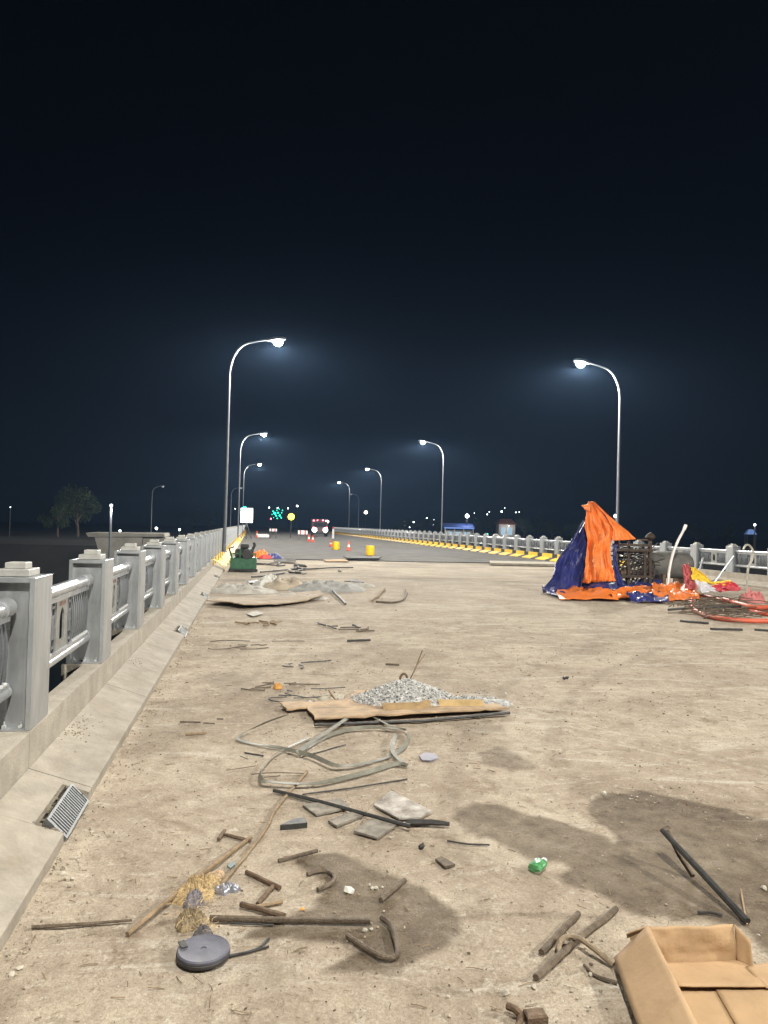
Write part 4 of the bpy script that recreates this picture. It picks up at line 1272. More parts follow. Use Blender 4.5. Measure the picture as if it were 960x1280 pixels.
# ------------------------------------------------------------------ tarps and the wrapped machine
def lerp_poly(pts, n):
    pts = [Vector(p) for p in pts]
    L_ = [0]
    for a, b_ in zip(pts, pts[1:]): L_.append(L_[-1] + (b_ - a).length)
    out = []
    for i in range(n):
        s_ = L_[-1] * i / (n - 1); k_ = 0
        while k_ < len(L_) - 2 and L_[k_ + 1] < s_: k_ += 1
        d = L_[k_ + 1] - L_[k_]
        out.append(pts[k_].lerp(pts[k_ + 1], (s_ - L_[k_]) / d if d else 0))
    return out
def drape(name, left, rightc, material, parent, folds=7, amp=.10, ground=False, nu=48, nv=34, seed=1, grow_=True, depth_dir=None, zmin=.02, th=.006):
    """cloth hung between two edge curves, with folds that run down it"""
    Lc, Rc = lerp_poly(left, nv), lerp_poly(rightc, nv)
    dd = depth_dir or Vector((-fwd.x, -fwd.y, 0)).normalized()
    rows = []
    for i in range(nv):
        v = i / (nv - 1); row = []
        for j in range(nu):
            u = j / (nu - 1)
            p = Lc[i].lerp(Rc[i], u)
            if not ground:
                p = p + (Rc[i] - Lc[i]) * float(fbm(np.array(v * 4 + seed), np.array(u * .8 + seed), seed + 8, 3)) * .22 * min(1, v * 3)
            ph = float(fbm(np.array(u * 2.5), np.array(v * 1.6), seed, 3)) * 5
            bend = float(fbm(np.array(u * 1.6 + seed), np.array(v * 2.2 + seed), seed + 2, 3)) * .55
            w = (abs(float(fbm(np.array((u + bend * v) * folds * 1.5 + seed), np.array(v * 1.3), seed + 4, 3))) * 5.5 - .9)
            w += (abs(float(fbm(np.array((u - v * .5) * 3.1 + seed), np.array(v * 3.0 + u), seed + 6, 3))) * 3.0 - .5)
            cr = float(fbm(np.array(u * 9), np.array(v * 9), seed + 5, 4)) * 1.5
            a = amp * ((.15 + .85 * v) if grow_ else 1)
            if ground:      # cloth lying crumpled: ridges run along it, edges wander
                rg = abs(float(fbm(np.array(u * 2.6 + v * 1.2 + seed), np.array(v * 2.6 - u * .6), seed + 9, 4))) * 4
                eg = float(fbm(np.array(u * 3.5 + seed), np.array(0.5 if v < .5 else 7.5), seed + 17, 3))
                q = p + dd * ((w * .5 + cr) * amp * .8 + eg * .55 * (v - .3))
                q.z = p.z * (.55 + .42 * rg) + 0.02 + .035 * rg
            else:
                q = p + dd * (w * a + cr * amp * .9)
            if q.z < zmin: q.z = zmin + .01 * (j % 3)
            row.append(q)
        rows.append(row)
    o = MB().grid(rows).build(name, material, parent, True)
    return solid(o, th, 0)
def A(d, *pp):
    return [at(p[0], p[1], p[2] if len(p) > 2 else d) for p in pp]
t_b = thing('blue_tarp', 'glossy dark blue tarp hanging like a tent beside the orange tarp', 'tarp')
drape('tent_side', A(20.6, (736, 641, 21.0), (716, 672, 20.8), (697, 705, 20.4), (686, 728, 20.0), (679, 740, 19.7)),
      A(20.4, (740, 638, 21.0), (741, 670, 20.7), (739, 700, 20.4), (737, 726, 20.2), (734, 741, 19.9)), M_tarpb, t_b, 2.6, .17, seed=3)
drape('tent_back', A(20.9, (737, 641, 21.1), (720, 672, 21.5), (706, 705, 22.0), (700, 735, 22.2)),
      A(21, (750, 650, 21.3), (756, 680, 21.6), (762, 705, 22), (766, 733, 22.2)), M_tarpb, t_b, 4, .08, seed=13)
drape('inner_fold', A(20.4, (768, 672, 20.9), (766, 695, 20.8), (768, 715, 20.6), (772, 731, 20.4)),
      A(20.4, (773, 673, 21.0), (770, 695, 20.9), (774, 715, 20.8), (783, 732, 20.5)), M_tarpb, t_b, 2, .06, seed=23)
def Gz(*pp):
    return [G(*p) for p in pp]
drape('ground_fold', Gz((733, 731, .20), (734, 736, .22), (736, 743, .03)), Gz((826, 722, .35), (829, 730, .30), (828, 741, .03)), M_tarpb, t_b, 5, .10, seed=33, nu=70, nv=18, ground=True)
drape('ground_fold', Gz((782, 740, .22), (785, 745, .16), (788, 753, .02)), Gz((834, 738, .22), (836, 746, .14), (838, 754, .02)), M_tarpb, t_b, 4, .08, seed=43, nu=50, nv=16, ground=True)
drape('ground_fold', Gz((677, 735, .12), (678, 738, .10), (680, 742, .02)), Gz((706, 737, .14), (706, 742, .10), (704, 747, .02)), M_tarpb, t_b, 3, .06, seed=47, nu=24, nv=12, ground=True)
t_o = thing('orange_tarp', 'bright orange tarp draped from a raised tip down over the machine frame', 'tarp')
drape('hanging_side', A(20.3, (735, 627, 20.9), (732, 648, 20.6), (733, 675, 20.4), (732, 700, 20.1), (731, 729, 19.8)),
      A(20.3, (741, 627, 20.9), (758, 646, 20.7), (768, 664, 20.6), (764, 685, 20.4), (767, 706, 20.2), (772, 727, 20.0)), M_tarpo, t_o, 3.2, .17, seed=2)
drape('wing', A(20.6, (741, 627, 20.9), (757, 644, 20.7), (765, 658, 20.55), (766, 676, 20.45)),
      A(20.6, (743, 627, 20.9), (762, 645, 20.8), (780, 660, 20.9), (797, 674, 21.0)), M_tarpo, t_o, 2, .06, seed=4, nu=24)
drape('tip_fold', A(20.6, (727, 632, 20.8), (729, 634, 20.7), (731, 637, 20.7)), A(20.6, (738, 629, 20.8), (738, 634, 20.7), (738, 640, 20.7)), M_tarpo, t_o, 1, .03, seed=6, nu=10, nv=8)
drape('ground_fold', Gz((699, 733, .18), (695, 740, .14), (699, 750, .015)), Gz((762, 735, .22), (768, 742, .16), (774, 752, .015)), M_tarpo, t_o, 4, .10, seed=8, nu=60, nv=20, ground=True)
drape('ground_fold', Gz((757, 736, .24), (764, 743, .16), (770, 751, .015)), Gz((826, 731, .26), (824, 738, .18), (812, 745, .05)), M_tarpo, t_o, 4, .09, seed=10, nu=56, nv=16, ground=True)
drape('ground_fold', Gz((816, 728, .34), (815, 738, .26), (820, 752, .015)), Gz((868, 729, .32), (873, 740, .22), (874, 751, .015)), M_tarpo, t_o, 4, .12, seed=12, nu=56, nv=20, ground=True)

def seg(p, q, r, seg_=8):
    return MB().tube([p, p.lerp(q, .5), q], r, seg_)
M_mach = mat('dark_rust', (0.060, 0.043, 0.030), 0.75, metal=.3, var=.5, scale=12)
t = thing('rusty_machine', 'rusty dark brown steel frame machine with a coiled drum beside the orange tarp', 'machine')
D = 21.6
def zat(px, py, d): return at(px, py, d)
for (px, top, d) in ((771, 672, 21.3), (786, 677, 21.3), (806, 686, 21.3), (813, 676, 21.3), (773, 674, 22.4), (812, 678, 22.4)):
    p = at(px, top, d); q = Vector((p.x, p.y, .0))
    MB().box(p.x - .035, p.x + .035, p.y - .035, p.y + .035, 0, p.z).build('upright', M_mach, t)
for (x0, y0, x1, y1, d) in ((766, 687, 818, 687, 21.2), (766, 680, 816, 682, 21.2), (768, 720, 816, 720, 21.2), (770, 689, 814, 689, 22.45)):
    p, q = at(x0, y0, d), at(x1, y1, d)
    MB().box(p.x, q.x, p.y - .16 , q.y + .03 if q.y > p.y else p.y + .03, min(p.z, q.z) - .035, min(p.z, q.z) + .035).build('cross_beam', M_mach, t)
p = at(813, 674, 21.3); b = MB(); b.lathe([(.03, -.04), (.10, .0), (.15, .05), (.12, .11), (.05, .17), (.01, .2)], 12, Matrix.Translation(p)); b.build('knob', M_mach, t, True)
b = MB(); p, q = at(797, 674.5, 21.3), at(812, 675, 21.3); b.tube([p, q], .02, 6); b.build('top_rod', M_rust, t)
c = at(796, 712, 21.8)
for i in range(7):
    pts = []
    for k_ in range(17):
        a = k_ / 16 * 2 * math.pi
        pts.append((c.x - .42 + i * .13 + .05 * math.sin(a), c.y + .36 * math.cos(a), max(.06, c.z - .10 + .40 * math.sin(a))))
    MB().tube(pts, .022, 6).build('coil', M_dark, t, True)
MB().tube([(c.x - .55, c.y, c.z - .1), (c.x + .5, c.y, c.z - .1)], .10, 12).build('shaft', M_rust, t, True)
for i in range(8):
    p = at(772 + R.random() * 38, 683 + R.random() * 10, 21.7)
    b = MB(); b.rock(p, R.uniform(.05, .10), .8); b.build('gear_lump', M_dark if i % 2 else M_bolt, t)
p = at(737, 629, 21.15)
MB().tube([(p.x, p.y, 0), (p.x, p.y, p.z)], .03, 8).build('mast', M_rust, t)
p0, p1 = at(775, 718, 20.9), at(815, 721, 20.9)
MB().bevel_box(p0.x, p1.x, p0.y, p0.y + 1.6, 0.0, .12, .01).build('base_skid', M_dark, t)
b = MB()
for i in range(70):
    p = at(R.uniform(768, 816), R.uniform(684, 722), R.uniform(21.3, 22.3)); a = R.uniform(-.5, .6); l = R.uniform(.15, .5)
    d = Vector((math.cos(a), R.uniform(-.4, .4), math.sin(a)))
    pts = [p - d * l, p + Vector((0, 0, R.uniform(-.06, .06))), p + d * l]
    b.tube([Vector((q.x, q.y, max(.05, q.z))) for q in pts], R.uniform(.008, .018), 5)
b.build('rod_tangle', M_mach, t)['kind'] = 'stuff'
# grey tank
t = thing('grey_tank', 'dull grey rounded tank lying behind the rusty machine', 'tank')
c = at(840, 706, 22.6)
Mx = Matrix.Translation((c.x, c.y, c.z)) @ Matrix.Rotation(-.15, 4, 'Z') @ Matrix.Rotation(math.pi / 2, 4, 'Y')
MB().lathe([(.02, -.80), (.25, -.78), (.38, -.66), (.41, -.5), (.41, .30), (.38, .46), (.27, .57), (.12, .62), (.02, .63)], 26, Mx).build('shell', mat('grey_tank', (.105, .10, .088), .7, var=.3, scale=4), t, True)
for dx in (-.45, .3):
    MB().box(c.x + dx - .05, c.x + dx + .05, c.y - .35, c.y + .35, 0, c.z - .28).build('saddle', M_rust, t)
# bent white post
t = thing('bent_post', 'white bent post leaning above the grey tank', 'post')
ft = at(835, 722, 20.7); ft.z = 0
MB().tube([ft, at(836, 715, 20.8), at(839, 700, 20.8), at(843, 686, 20.8)], [.042, .04, .038, .036], 10).build('lower_post', M_white, t, True)
MB().tube([at(843, 686.5, 20.8), at(848, 675, 20.8), at(856, 660, 20.8)], [.036, .034, .032], 10).build('upper_post', M_white, t, True)
MB().tube([at(855, 662, 20.8), at(857.5, 656, 20.8)], .045, 10).build('end_cap', M_white, t, True)
# thin timber offcuts by the tank
for (a, b_, d, r, mt_, lab) in (((818, 711), (833, 721), 20.9, .035, M_white, 'short pale offcut lying against the bent white post'),
                            ((884, 718), (917, 695), 22.0, .03, M_galv, 'thin grey pole leaning up behind the crumpled banner'),
                            ((868, 707), (879, 697), 24.0, .025, M_galv, 'slim grey rod leaning at the far railing gap')):
    p = at(*a, d); q = at(*b_, d)
    if lab.startswith('short'): p.z, q.z = .25, .05
    else: p.z = 0
    tag(MB().tube([p, p.lerp(q, .5), q], r, 8).build('leaning_rod', mt_, None, True), lab, 'rod')
# goose-neck pipe
ft = at(933, 735, 20.2); ft.z = 0
pts = [ft] + A(20.2, (934, 722), (936, 708), (940, 700), (941, 692), (940, 686), (936, 681.5), (932, 682), (929, 687))
tag(MB().tube(spline(pts, 4), .03, 8).build('gooseneck_pipe', mat('dull_pipe', (.36, .35, .30), .5, metal=.3), None, True), 'thin goose-neck pipe curving over beside the crumpled banner', 'pipe')
# crumpled banner
t = thing('crumpled_banner', 'crumpled red, yellow and white banner cloth heaped beside the grey tank', 'banner')
M_br = mat('banner_red', (.52, .03, .045), .6, var=.25, scale=4); M_by = mat('banner_yellow', (.75, .50, .04), .6, var=.2, scale=4)
M_bw = mat('banner_white', (.62, .60, .62), .6, var=.2, scale=4); M_bd = mat('banner_pink', (.42, .10, .10), .6, var=.3, scale=4)
drape('dark_red_fold', A(20, (853, 706, 20.4), (855, 720, 20.2), (858, 736, 19.8)), A(20, (861, 704, 20.4), (866, 720, 20.2), (872, 737, 19.8)), M_bd, t, 3, .10, seed=51, nu=20, nv=18)
drape('yellow_fold', A(20, (863, 709, 20.3), (866, 716, 20.1), (868, 725, 19.9)), A(20, (868, 709, 20.4), (882, 720, 20.2), (896, 731, 20.0)), M_by, t, 3, .10, seed=52, nu=24, nv=14)
drape('white_fold', A(19.9, (867, 723, 20.1), (872, 731, 19.8), (880, 741, 19.5)), A(19.9, (880, 726, 20.1), (892, 734, 19.8), (906, 739, 19.6)), M_bw, t, 3, .10, seed=53, nu=24, nv=14)
drape('red_fold', A(19.9, (890, 732, 20.0), (893, 736, 19.8), (898, 740, 19.6)), A(19.9, (912, 726, 20.2), (924, 730, 20.0), (926, 738, 19.6)), M_br, t, 4, .12, seed=54, nu=30, nv=12)
drape('yellow_fold', A(19.9, (884, 728, 20.2), (888, 731, 20.1), (892, 734, 20.0)), A(19.9, (914, 725, 20.2), (914, 728, 20.1), (912, 731, 20.0)), M_by, t, 3, .08, seed=55, nu=24, nv=8)
o = heap('red_rag', mat('pale_red_rag', (.50, .16, .15), .7, var=.4, scale=5), (940, 752), (.38, .30), .32, 61); tag(o, 'small red and white rag lying past the crumpled banner', 'rag')
# red hose
t = thing('red_hose', 'thick red hose coiled in long loops on the deck below the banner', 'hose')
def hose(pp, r=.048):
    P = [G(p[0], p[1], p[2] if len(p) > 2 else r) for p in pp]
    MB().tube(spline(P, 6), r, 10).build('loop', M_hose, t, True)
hose([(1010, 772), (985, 776), (940, 776), (900, 773), (874, 766), (864, 757), (867, 748), (880, 745), (900, 750), (925, 757), (950, 762), (985, 764)])
hose([(905, 749, .15), (925, 755, .15), (945, 759, .14), (975, 759, .1), (1005, 764)])
hose([(917, 757, .05), (940, 764), (965, 768), (1010, 768)])
t = thing('wire_tangle', 'tangle of dark tie wire and rods lying inside the red hose loops', 'wire tangle')
rr = random.Random(5)
b = MB()
for i in range(110):
    x, y = rr.gauss(895, 26), rr.gauss(760, 6)
    x = min(950, max(826, x)); y = max(748, min(772, y + (-6 if x < 860 else 0)))
    p = G(x, y, rr.uniform(.01, .12)); a = rr.gauss(.1, .6)
    l = rr.uniform(.15, .6); d = Vector((math.cos(a), math.sin(a), rr.uniform(-.1, .1)))
    m_ = p + Vector((rr.uniform(-.2, .2), rr.uniform(-.2, .2), .05))
    pts = [p - d * l, m_, p + d * l]
    pts = [Vector((q.x, q.y, max(.012, q.z))) for q in pts]
    b.tube(spline(pts, 3), rr.uniform(.006, .014), 5)
o = b.build('tie_wire', M_rebar, t); o['kind'] = 'stuff'
MB().tube([G(835, 762, .03), G(900, 758, .12), G(985, 757, .10)], .025, 8).build('long_rod', M_dark, t)
for (a, b_, lab) in (((850, 776), (886, 779), 'thin dark rod lying alone below the orange tarp'), ((888, 786), (928, 787), 'thin dark rod lying below the red hose'), ((943, 787), (975, 789), 'dark rod end lying right below the hose loop')):
    rod('dark_rod', lab, 'rod', [a, b_], .02, M_dark)

# ------------------------------------------------------------------ green machine by the kerb
c = G(304, 714)
t = thing('green_machine', 'green engine-driven compressor on the deck beside the kerb', 'machine', (c.x, c.y, 0))
b = MB(); b.bevel_box(-.46, .46, -.2, .75, .07, .48, .03); b.build('tank_housing', M_green, t)
MB().bevel_box(-.50, .50, -.24, .80, .0, .09, .01).build('skid', M_dark, t)
for x in (-.40, -.12, .14, .40):
    MB().box(x - .022, x + .022, -.215, -.17, .08, .82 if abs(x) < .3 else .62).build('frame_bar', M_green, t)
MB().box(-.44, .44, -.22, -.175, .60, .65).build('frame_bar', M_green, t)
b = MB(); b.bevel_box(-.30, .34, -.10, .55, .48, .80, .05); b.build('engine_block', M_dark, t)
b = MB(); b.bevel_box(-.12, .18, -.05, .35, .80, .97, .04); b.build('air_filter', M_dark, t)
MB().tube([(.30, .2, .75), (.38, .2, .92), (.34, .2, 1.02)], .05, 8).build('exhaust', M_dark, t, True)
Mx = Matrix.Translation((.12, -.20, .60)) @ Matrix.Rotation(math.pi / 2, 4, 'X')
MB().lathe([(.02, -.03), (.17, -.03), (.18, 0), (.17, .03), (.02, .03)], 20, Mx).build('flywheel', M_dark, t, True)
MB().tube([(-.42, -.1, .5), (-.5, -.1, .8), (-.35, .0, .86)], .03, 8).build('hose', M_dark, t, True)
t = thing('red_canister', 'small red and orange canister bundle right of the green machine', 'bundle')
heap('orange_cover', M_tarpo, (326, 697.5), (.55, .4), .42, 71, parent=t)
heap('red_strap', M_red, (331, 698.5), (.35, .3), .22, 72, parent=t)
o = heap('blue_sheet', M_tarpb, (341, 698), (.5, .4), .28, 73); tag(o, 'small crumpled blue sheet right of the green machine', 'sheet')
# loose barrier tape at the start of the painted kerb
t = thing('barrier_tape', 'loose yellow and black barrier tape hanging over the kerb by the green machine', 'tape')
for i, mt_ in enumerate((M_yellow, M_black, M_yellow)):
    y_ = 26.6 + i * .22
    pts = [(-KX - .46, y_ + .3, .43), (-KX - .30, y_ + .1, .34), (-KX - .12, y_ - .1, .20), (-KX + .06, y_ - .3 - .1 * i, .05)]
    Q = spline(pts, 5)
    solid(MB().grid([[q + Vector((0, -.05, 0)), q + Vector((0, .05, .01))] for q in Q]).build('tape_strip', mt_, t), .004)

# ------------------------------------------------------------------ barrels, cones, boards on the road
def barrel(px, py, label, h=.55, r=.25):
    c = G(px, py, .03)
    t = thing('yellow_barrel', label, 'barrel', c)
    MB().lathe([(r * .96, 0), (r, .02), (r * .98, h * .30), (r * 1.04, h * .33), (r * .98, h * .36), (r * .98, h * .64), (r * 1.04, h * .67), (r * .98, h * .70), (r, h - .02), (r * .97, h)], 20).build('drum', mat('barrel_yellow', (.85, .50, .02), .5, var=.1, scale=3), t, True)
    MB().lathe([(r * .9, h - .03), (r * .9, h + .004), (r * .2, h + .004)], 16).build('lid', M_yellow, t, True)
barrel(462.5, 694, 'larger yellow barrel standing on the road before the orange cone')
barrel(419.8, 687, 'yellow barrel standing on the road beyond the orange cone')
def cone(px, py, label, h=.65, group=None):
    c = G(px, py, .03)
    t = thing('traffic_cone', label, 'traffic cone', c, 0, group)
    MB().bevel_box(-.18, .18, -.18, .18, 0, .03, .005).build('base', M_red, t)
    MB().lathe([(.135, .03), (.105, h * .36)], 16).build('lower_cone', mat('cone_red', (.80, .11, .05), .5), t, True)
    MB().lathe([(.105, h * .36), (.07, h * .62)], 16).build('white_band', M_white, t, True)
    MB().lathe([(.07, h * .62), (.03, h), (.01, h)], 16).build('upper_cone', mat('cone_red', (.80, .11, .05), .5), t, True)
cone(435.7, 688, 'red and white traffic cone standing between the two yellow barrels')
cone(386, 677, 'red and white traffic cone in front of the barrier board', .75)
cone(391, 677.5, 'white banded cone leaning beside another cone by the barrier board', .7)
cone(413.5, 683, 'small pale cone left of the far yellow barrel', .5)
cone(321, 672, 'orange cone beside the pale road blocks near the light board', .8)
def board(px, py, w, h, label, d, base):
    c = at(px, py, d)
    t = thing('barrier_board', label, 'barrier', (c.x, c.y, 0))
    n = 6
    for i in range(n):
        MB().box(-w / 2 + i * w / n + .002, -w / 2 + (i + 1) * w / n - .002, -.02, .02, c.z - h / 2, c.z + h / 2).build('stripe', M_red if i % 3 == 1 and base else M_white, t)
    for s_ in (-1, 1):
        MB().box(s_ * w * .38 - .03, s_ * w * .38 + .03, .022, .06, 0, c.z - h / 2 + .1).build('leg', M_dark, t)
board(378.5, 665.5, 1.05, .42, 'red and white barrier board in front of the truck', 82, True)
board(341.5, 662.5, .85, .30, 'pale barrier board right of the light board', 86, True)
for i, (px, w) in enumerate(((326, .45), (331, .5))):
    c = G(px, 672, .03); b = MB(); b.bevel_box(c.x - w, c.x + w, c.y - .3, c.y + .3, .03, .45, .08)
    tag(b.build('road_block', M_white), 'pale low road block standing by the orange cone', 'road block', 'road blocks by the light board')
p = at(416.5, 665, 96)
t = thing('white_marker_post', 'slim white marker post standing right of the truck', 'post', (p.x, p.y, 0))
MB().lathe([(.16, 0), (.15, .9), (.10, 1.25), (.05, 1.3)], 12).build('shaft', M_white, t, True)
MB().lathe([(.12, 1.31), (.14, 1.4), (.10, 1.52), (.02, 1.55)], 12).build('top', M_red, t, True)

# truck with headlights on
p = at(400, 662, 108)
t = thing('truck', 'truck facing the deck with both headlights on and red marker lamps', 'truck', (p.x, p.y, 0), -.05)
b = MB(); b.bevel_box(-1.1, 1.1, 0, 1.9, .55, 2.3, .12); b.build('cab', mat('truck_dark', (.06, .025, .025), .4), t)
MB().box(-.95, .95, -.015, -.002, 1.45, 2.1).build('windscreen', mat('dark_glass', (.02, .025, .03), .1), t)
b = MB(); b.bevel_box(-1.2, 1.2, 2.0, 6.5, .9, 2.6, .06); b.build('load_bed', M_dark, t)
MB().bevel_box(-1.15, 1.15, -.12, .0, .45, .72, .03).build('bumper', M_dark, t)
for s_ in (-1, 1):
    for yy in (.7, 4.8):
        Mx = Matrix.Translation((s_ * 1.0, yy, .5)) @ Matrix.Rotation(math.pi / 2, 4, 'Y')
        MB().lathe([(.12, -.15), (.42, -.15), (.5, -.1), (.5, .1), (.42, .15), (.12, .15)], 20, Mx).build('wheel', M_black, t, True)
    Mx = Matrix.Translation((s_ * .80, -.02, 1.0)) @ Matrix.Rotation(math.pi / 2, 4, 'X')
    MB().lathe([(.01, .10), (.26, .08), (.32, .0), (.01, -.02)], 16, Mx).build('headlight', glow('headlight', (1, .93, .88), 40), t, True)
    b = MB(); b.rock((s_ * .95, -.05, 2.35), .16, .8); b.build('marker_lamp', G_redl, t)
    b = MB(); b.rock((s_ * .4, -.05, 2.42), .13, .8); b.build('marker_lamp', G_redl, t)
    b = MB(); b.rock((s_ * .95, -.08, 1.35), .15, .8); b.build('marker_lamp', G_redl, t)
p = at(408.5, 652, 110)
t = thing('work_lamp', 'white work lamp on a stand beside the truck', 'lamp', (p.x, p.y, 0))
MB().tube([(0, 0, 0), (0, 0, p.z - .2)], .05, 8).build('stand', M_dark, t)
b = MB(); b.rock((0, 0, p.z), .3, .9); b.build('bulb', G_white, t)

# light tower board on tripod
p = at(308.5, 645, 78)
t = thing('light_board', 'glaring white light board on a dark stand at the end of the box-post railing', 'light board', (p.x, p.y, 0))
zt = p.z
MB().bevel_box(-.68, .68, .03, .16, zt - .75, zt + .9, .03).build('cabinet', M_dark, t)
for i in range(4):
    for j in range(5):
        cl = [(1, .97, .9), (.75, 1, .95), (1, .9, .78)][(i * 2 + j) % 3]
        MB().box(-.62 + i * .312, -.62 + i * .312 + .29, .0, .025, zt - .68 + j * .305, zt - .68 + j * .305 + .28).build('light_panel', glow('panel_%d' % ((i * 2 + j) % 3), cl, 7), t)
MB().box(-.4, -.1, .0, .025, zt + .85, zt + 1.0).build('green_lamp', G_green, t)
for s_ in (-1, 0, 1):
    MB().tube([(0, .1, zt - .7), (s_ * .55, .1 + (.5 if s_ == 0 else 0), 0)], .04, 6).build('leg', M_dark, t)
lamp_light('board_light', 500, t, (0, -.4, zt), cone=150, radius=.4, batwing=False).rotation_euler = (math.radians(78), 0, 0)

# flashing yellow lamp on a pole
p = at(364, 646, 92)
t = thing('warning_lamp', 'round yellow warning lamp on a thin pole', 'lamp', (p.x, p.y, 0))
MB().tube([(0, 0, 0), (0, 0, p.z - .3)], .06, 8).build('pole', M_dark, t)
MB().lathe([(.02, -.42), (.3, -.3), (.42, 0), (.3, .3), (.02, .42)], 16, Matrix.Translation((0, 0, p.z))).build('bulb', G_yel, t, True)

# ------------------------------------------------------------------ beyond the bridge
def far_lamp(px, py, d, size, g, label, group=None, ground=-.8, power=0, name='far_lamp'):
    p = at(px, py, d); size *= .75
    t = thing(name, label, 'lamp', (p.x, p.y, ground), 0, group)
    z = p.z - ground
    MB().tube([(0, 0, 0), (0, 0, z - size * .5)], .07, 6).build('pole', M_dark, t)
    MB().lathe([(.01, -size * .5), (size * .4, -size * .3), (size * .5, 0), (size * .35, size * .35), (.01, size * .5)], 12, Matrix.Translation((0, 0, z))).build('bulb', g, t, True)
    if power:
        ld = bpy.data.lights.new('bulb_light', 'POINT'); ld.energy = power; ld.shadow_soft_size = size
        lo = bpy.data.objects.new('bulb_light', ld); COL.objects.link(lo); lo.parent = t; lo.location = (0, -size - .1, z)
    return t
GL = 'distant white lamps beyond the road end'
for (px, py, sz) in ((336.5, 634.5, .5), (347, 635, .45), (360, 635.5, .5), (371.5, 632.5, .75), (294, 636, .35)):
    far_lamp(px, py, 240, sz, G_white, 'distant white lamp above the green lights', GL)
t = thing('green_lit_tower', 'dark tower hung with glowing green lamps beyond the road', 'tower')
p = at(346.5, 660, 230); t.location = (p.x, p.y, -.8)
b = MB(); b.bevel_box(-1.6, 1.6, 0, 3, 0, p.z + 2.2, .1); b.build('tower_body', M_soil, t)
for (px, py, r_) in ((343.5, 641.5, .75), (349.5, 644.5, .8), (345, 644.5, .6), (347.5, 641, .6), (351.5, 647, .5), (341.5, 639, .4), (346, 638, .35), (340, 643, .3), (353, 638, .35), (349, 636.5, .3), (346.5, 648, .45), (352, 641, .35), (342, 647, .25)):
    q = at(px, py, 229); b = MB(); b.rock((q.x - p.x, q.y - p.y - .6, q.z + .8), r_ * .6, .9); b.build('green_lamp', G_green, t)
far_lamp(338.7, 648.5, 200, .5, G_redl, 'small red lamp left of the green lit tower')
far_lamp(457.3, 640.5, 175, .95, G_lampw, 'yellowish lit lamp behind the striped-kerb railing')
lamp_at(448, 655, 160, 1, 'unlit street lamp behind the smallest lit one of the striped-kerb row', lit=False, scale=.85)
far_lamp(584, 645, 150, 1.0, glow('bright_white_lamp', (.8, .92, 1), 30), 'bright white flood lamp above the blue lit kiosk', power=900)
far_lamp(627, 639.5, 260, .75, G_white, 'white lamp above the roof of the house with lit windows')
GR = 'distant specks of white light right of the flood lamp'
for (px, py, sz) in ((609, 643, .5), (611.5, 640, .35), (645, 640.5, .45), (649, 640, .35), (593, 641.5, .3), (631, 635, .3)):
    far_lamp(px, py, 280, sz, G_white, 'distant speck of white light right of the flood lamp', GR)
GQ = 'distant specks of light between kiosk and yellowish lamp'
for (px, py, sz) in ((505.5, 652, .4), (517, 652.5, .6), (506, 656.5, .3), (533.5, 647.5, .5), (542.5, 649.5, .3), (542, 656, .3), (512, 659, .4), (549, 663, .3)):
    far_lamp(px, py, 260, sz, G_white, 'distant speck of light between kiosk and yellowish lamp', GQ)
far_lamp(609.5, 667.5, 180, .4, G_green, 'tiny green lamp left of the house with lit windows')
far_lamp(591.5, 666.5, 180, .3, G_white, 'tiny white lamp right of the blue lit kiosk')
far_lamp(769.5, 645, 60, .38, G_white, 'small white lamp beside the street lamp pole behind the tarps')
GLf = 'tiny white lamps beyond the railing on the river bank'
for (px, py, sz) in ((150, 663.5, .35), (195.5, 660.5, .45), (224.5, 662, .35), (13, 634, .15)):
    far_lamp(px, py, 95, sz, G_white, 'tiny white lamp on the river bank beyond the box-post railing', GLf)

# kiosk lit blue
p = at(573, 668, 150)
t = thing('blue_lit_kiosk', 'open roadside kiosk lit blue and white under the flood lamp', 'kiosk', (p.x, p.y, -.8), -.2)
t.scale = (.85, .85, .85)
MB().box(-3.0, 3.2, 0, 3, 0, 2.6).build('back_wall', M_wall, t)
MB().hexa([(-3.6, -2.2, 2.9), (3.6, -2.2, 2.9), (3.6, 3.2, 3.5), (-3.6, 3.2, 3.5), (-3.6, -2.2, 3.3), (3.6, -2.2, 3.3), (3.6, 3.2, 4.3), (-3.6, 3.2, 4.3)]).build('canopy', mat('blue_canopy', (.04, .07, .22), .6), t)
for x in (-3.3, -1.1, 1.1, 3.3):
    MB().box(x - .1, x + .1, -2.0, -1.8, 0, 2.89).build('column', M_white, t)
for x in (-2.3, 0.0, 2.0):
    MB().box(x - .8, x + .8, -.04, -.005, .8, 2.2).build('glowing_shelf', G_win, t)  # shelves emit by themselves, standing in for light inside the kiosk
MB().box(-3.5, 3.5, -2.25, -2.205, 2.95, 3.25).build('blue_fascia', G_blue, t)  # fascia glows by itself; its blue light is put into the material
# house with lit windows
p = at(633.5, 672, 190)
t = thing('small_house', 'small house with two pale blue lit windows and a brown roof', 'house', (p.x, p.y, -.8), -.15)
MB().box(-2.1, 2.1, 0, 4, 0, 3.9).build('wall', M_wall, t)
b = MB(); b.hexa([(-2.6, -.6, 3.91), (2.6, -.6, 3.91), (2.6, 4.6, 3.91), (-2.6, 4.6, 3.91), (-1.4, 1.5, 5.4), (1.4, 1.5, 5.4), (1.4, 2.5, 5.4), (-1.4, 2.5, 5.4)]); b.build('roof', M_roof, t)
for x in (-1.0, .75):
    w_ = MB().box(x - .62, x + .62, -.06, -.004, 1.2, 3.2).build('window', M_white, t)
    MB().box(x - .52, x + .52, -.08, -.062, 1.3, 3.1).build('pane', G_win, w_)
ld = bpy.data.lights.new('porch_light', 'POINT'); ld.energy = 300; ld.shadow_soft_size = .2
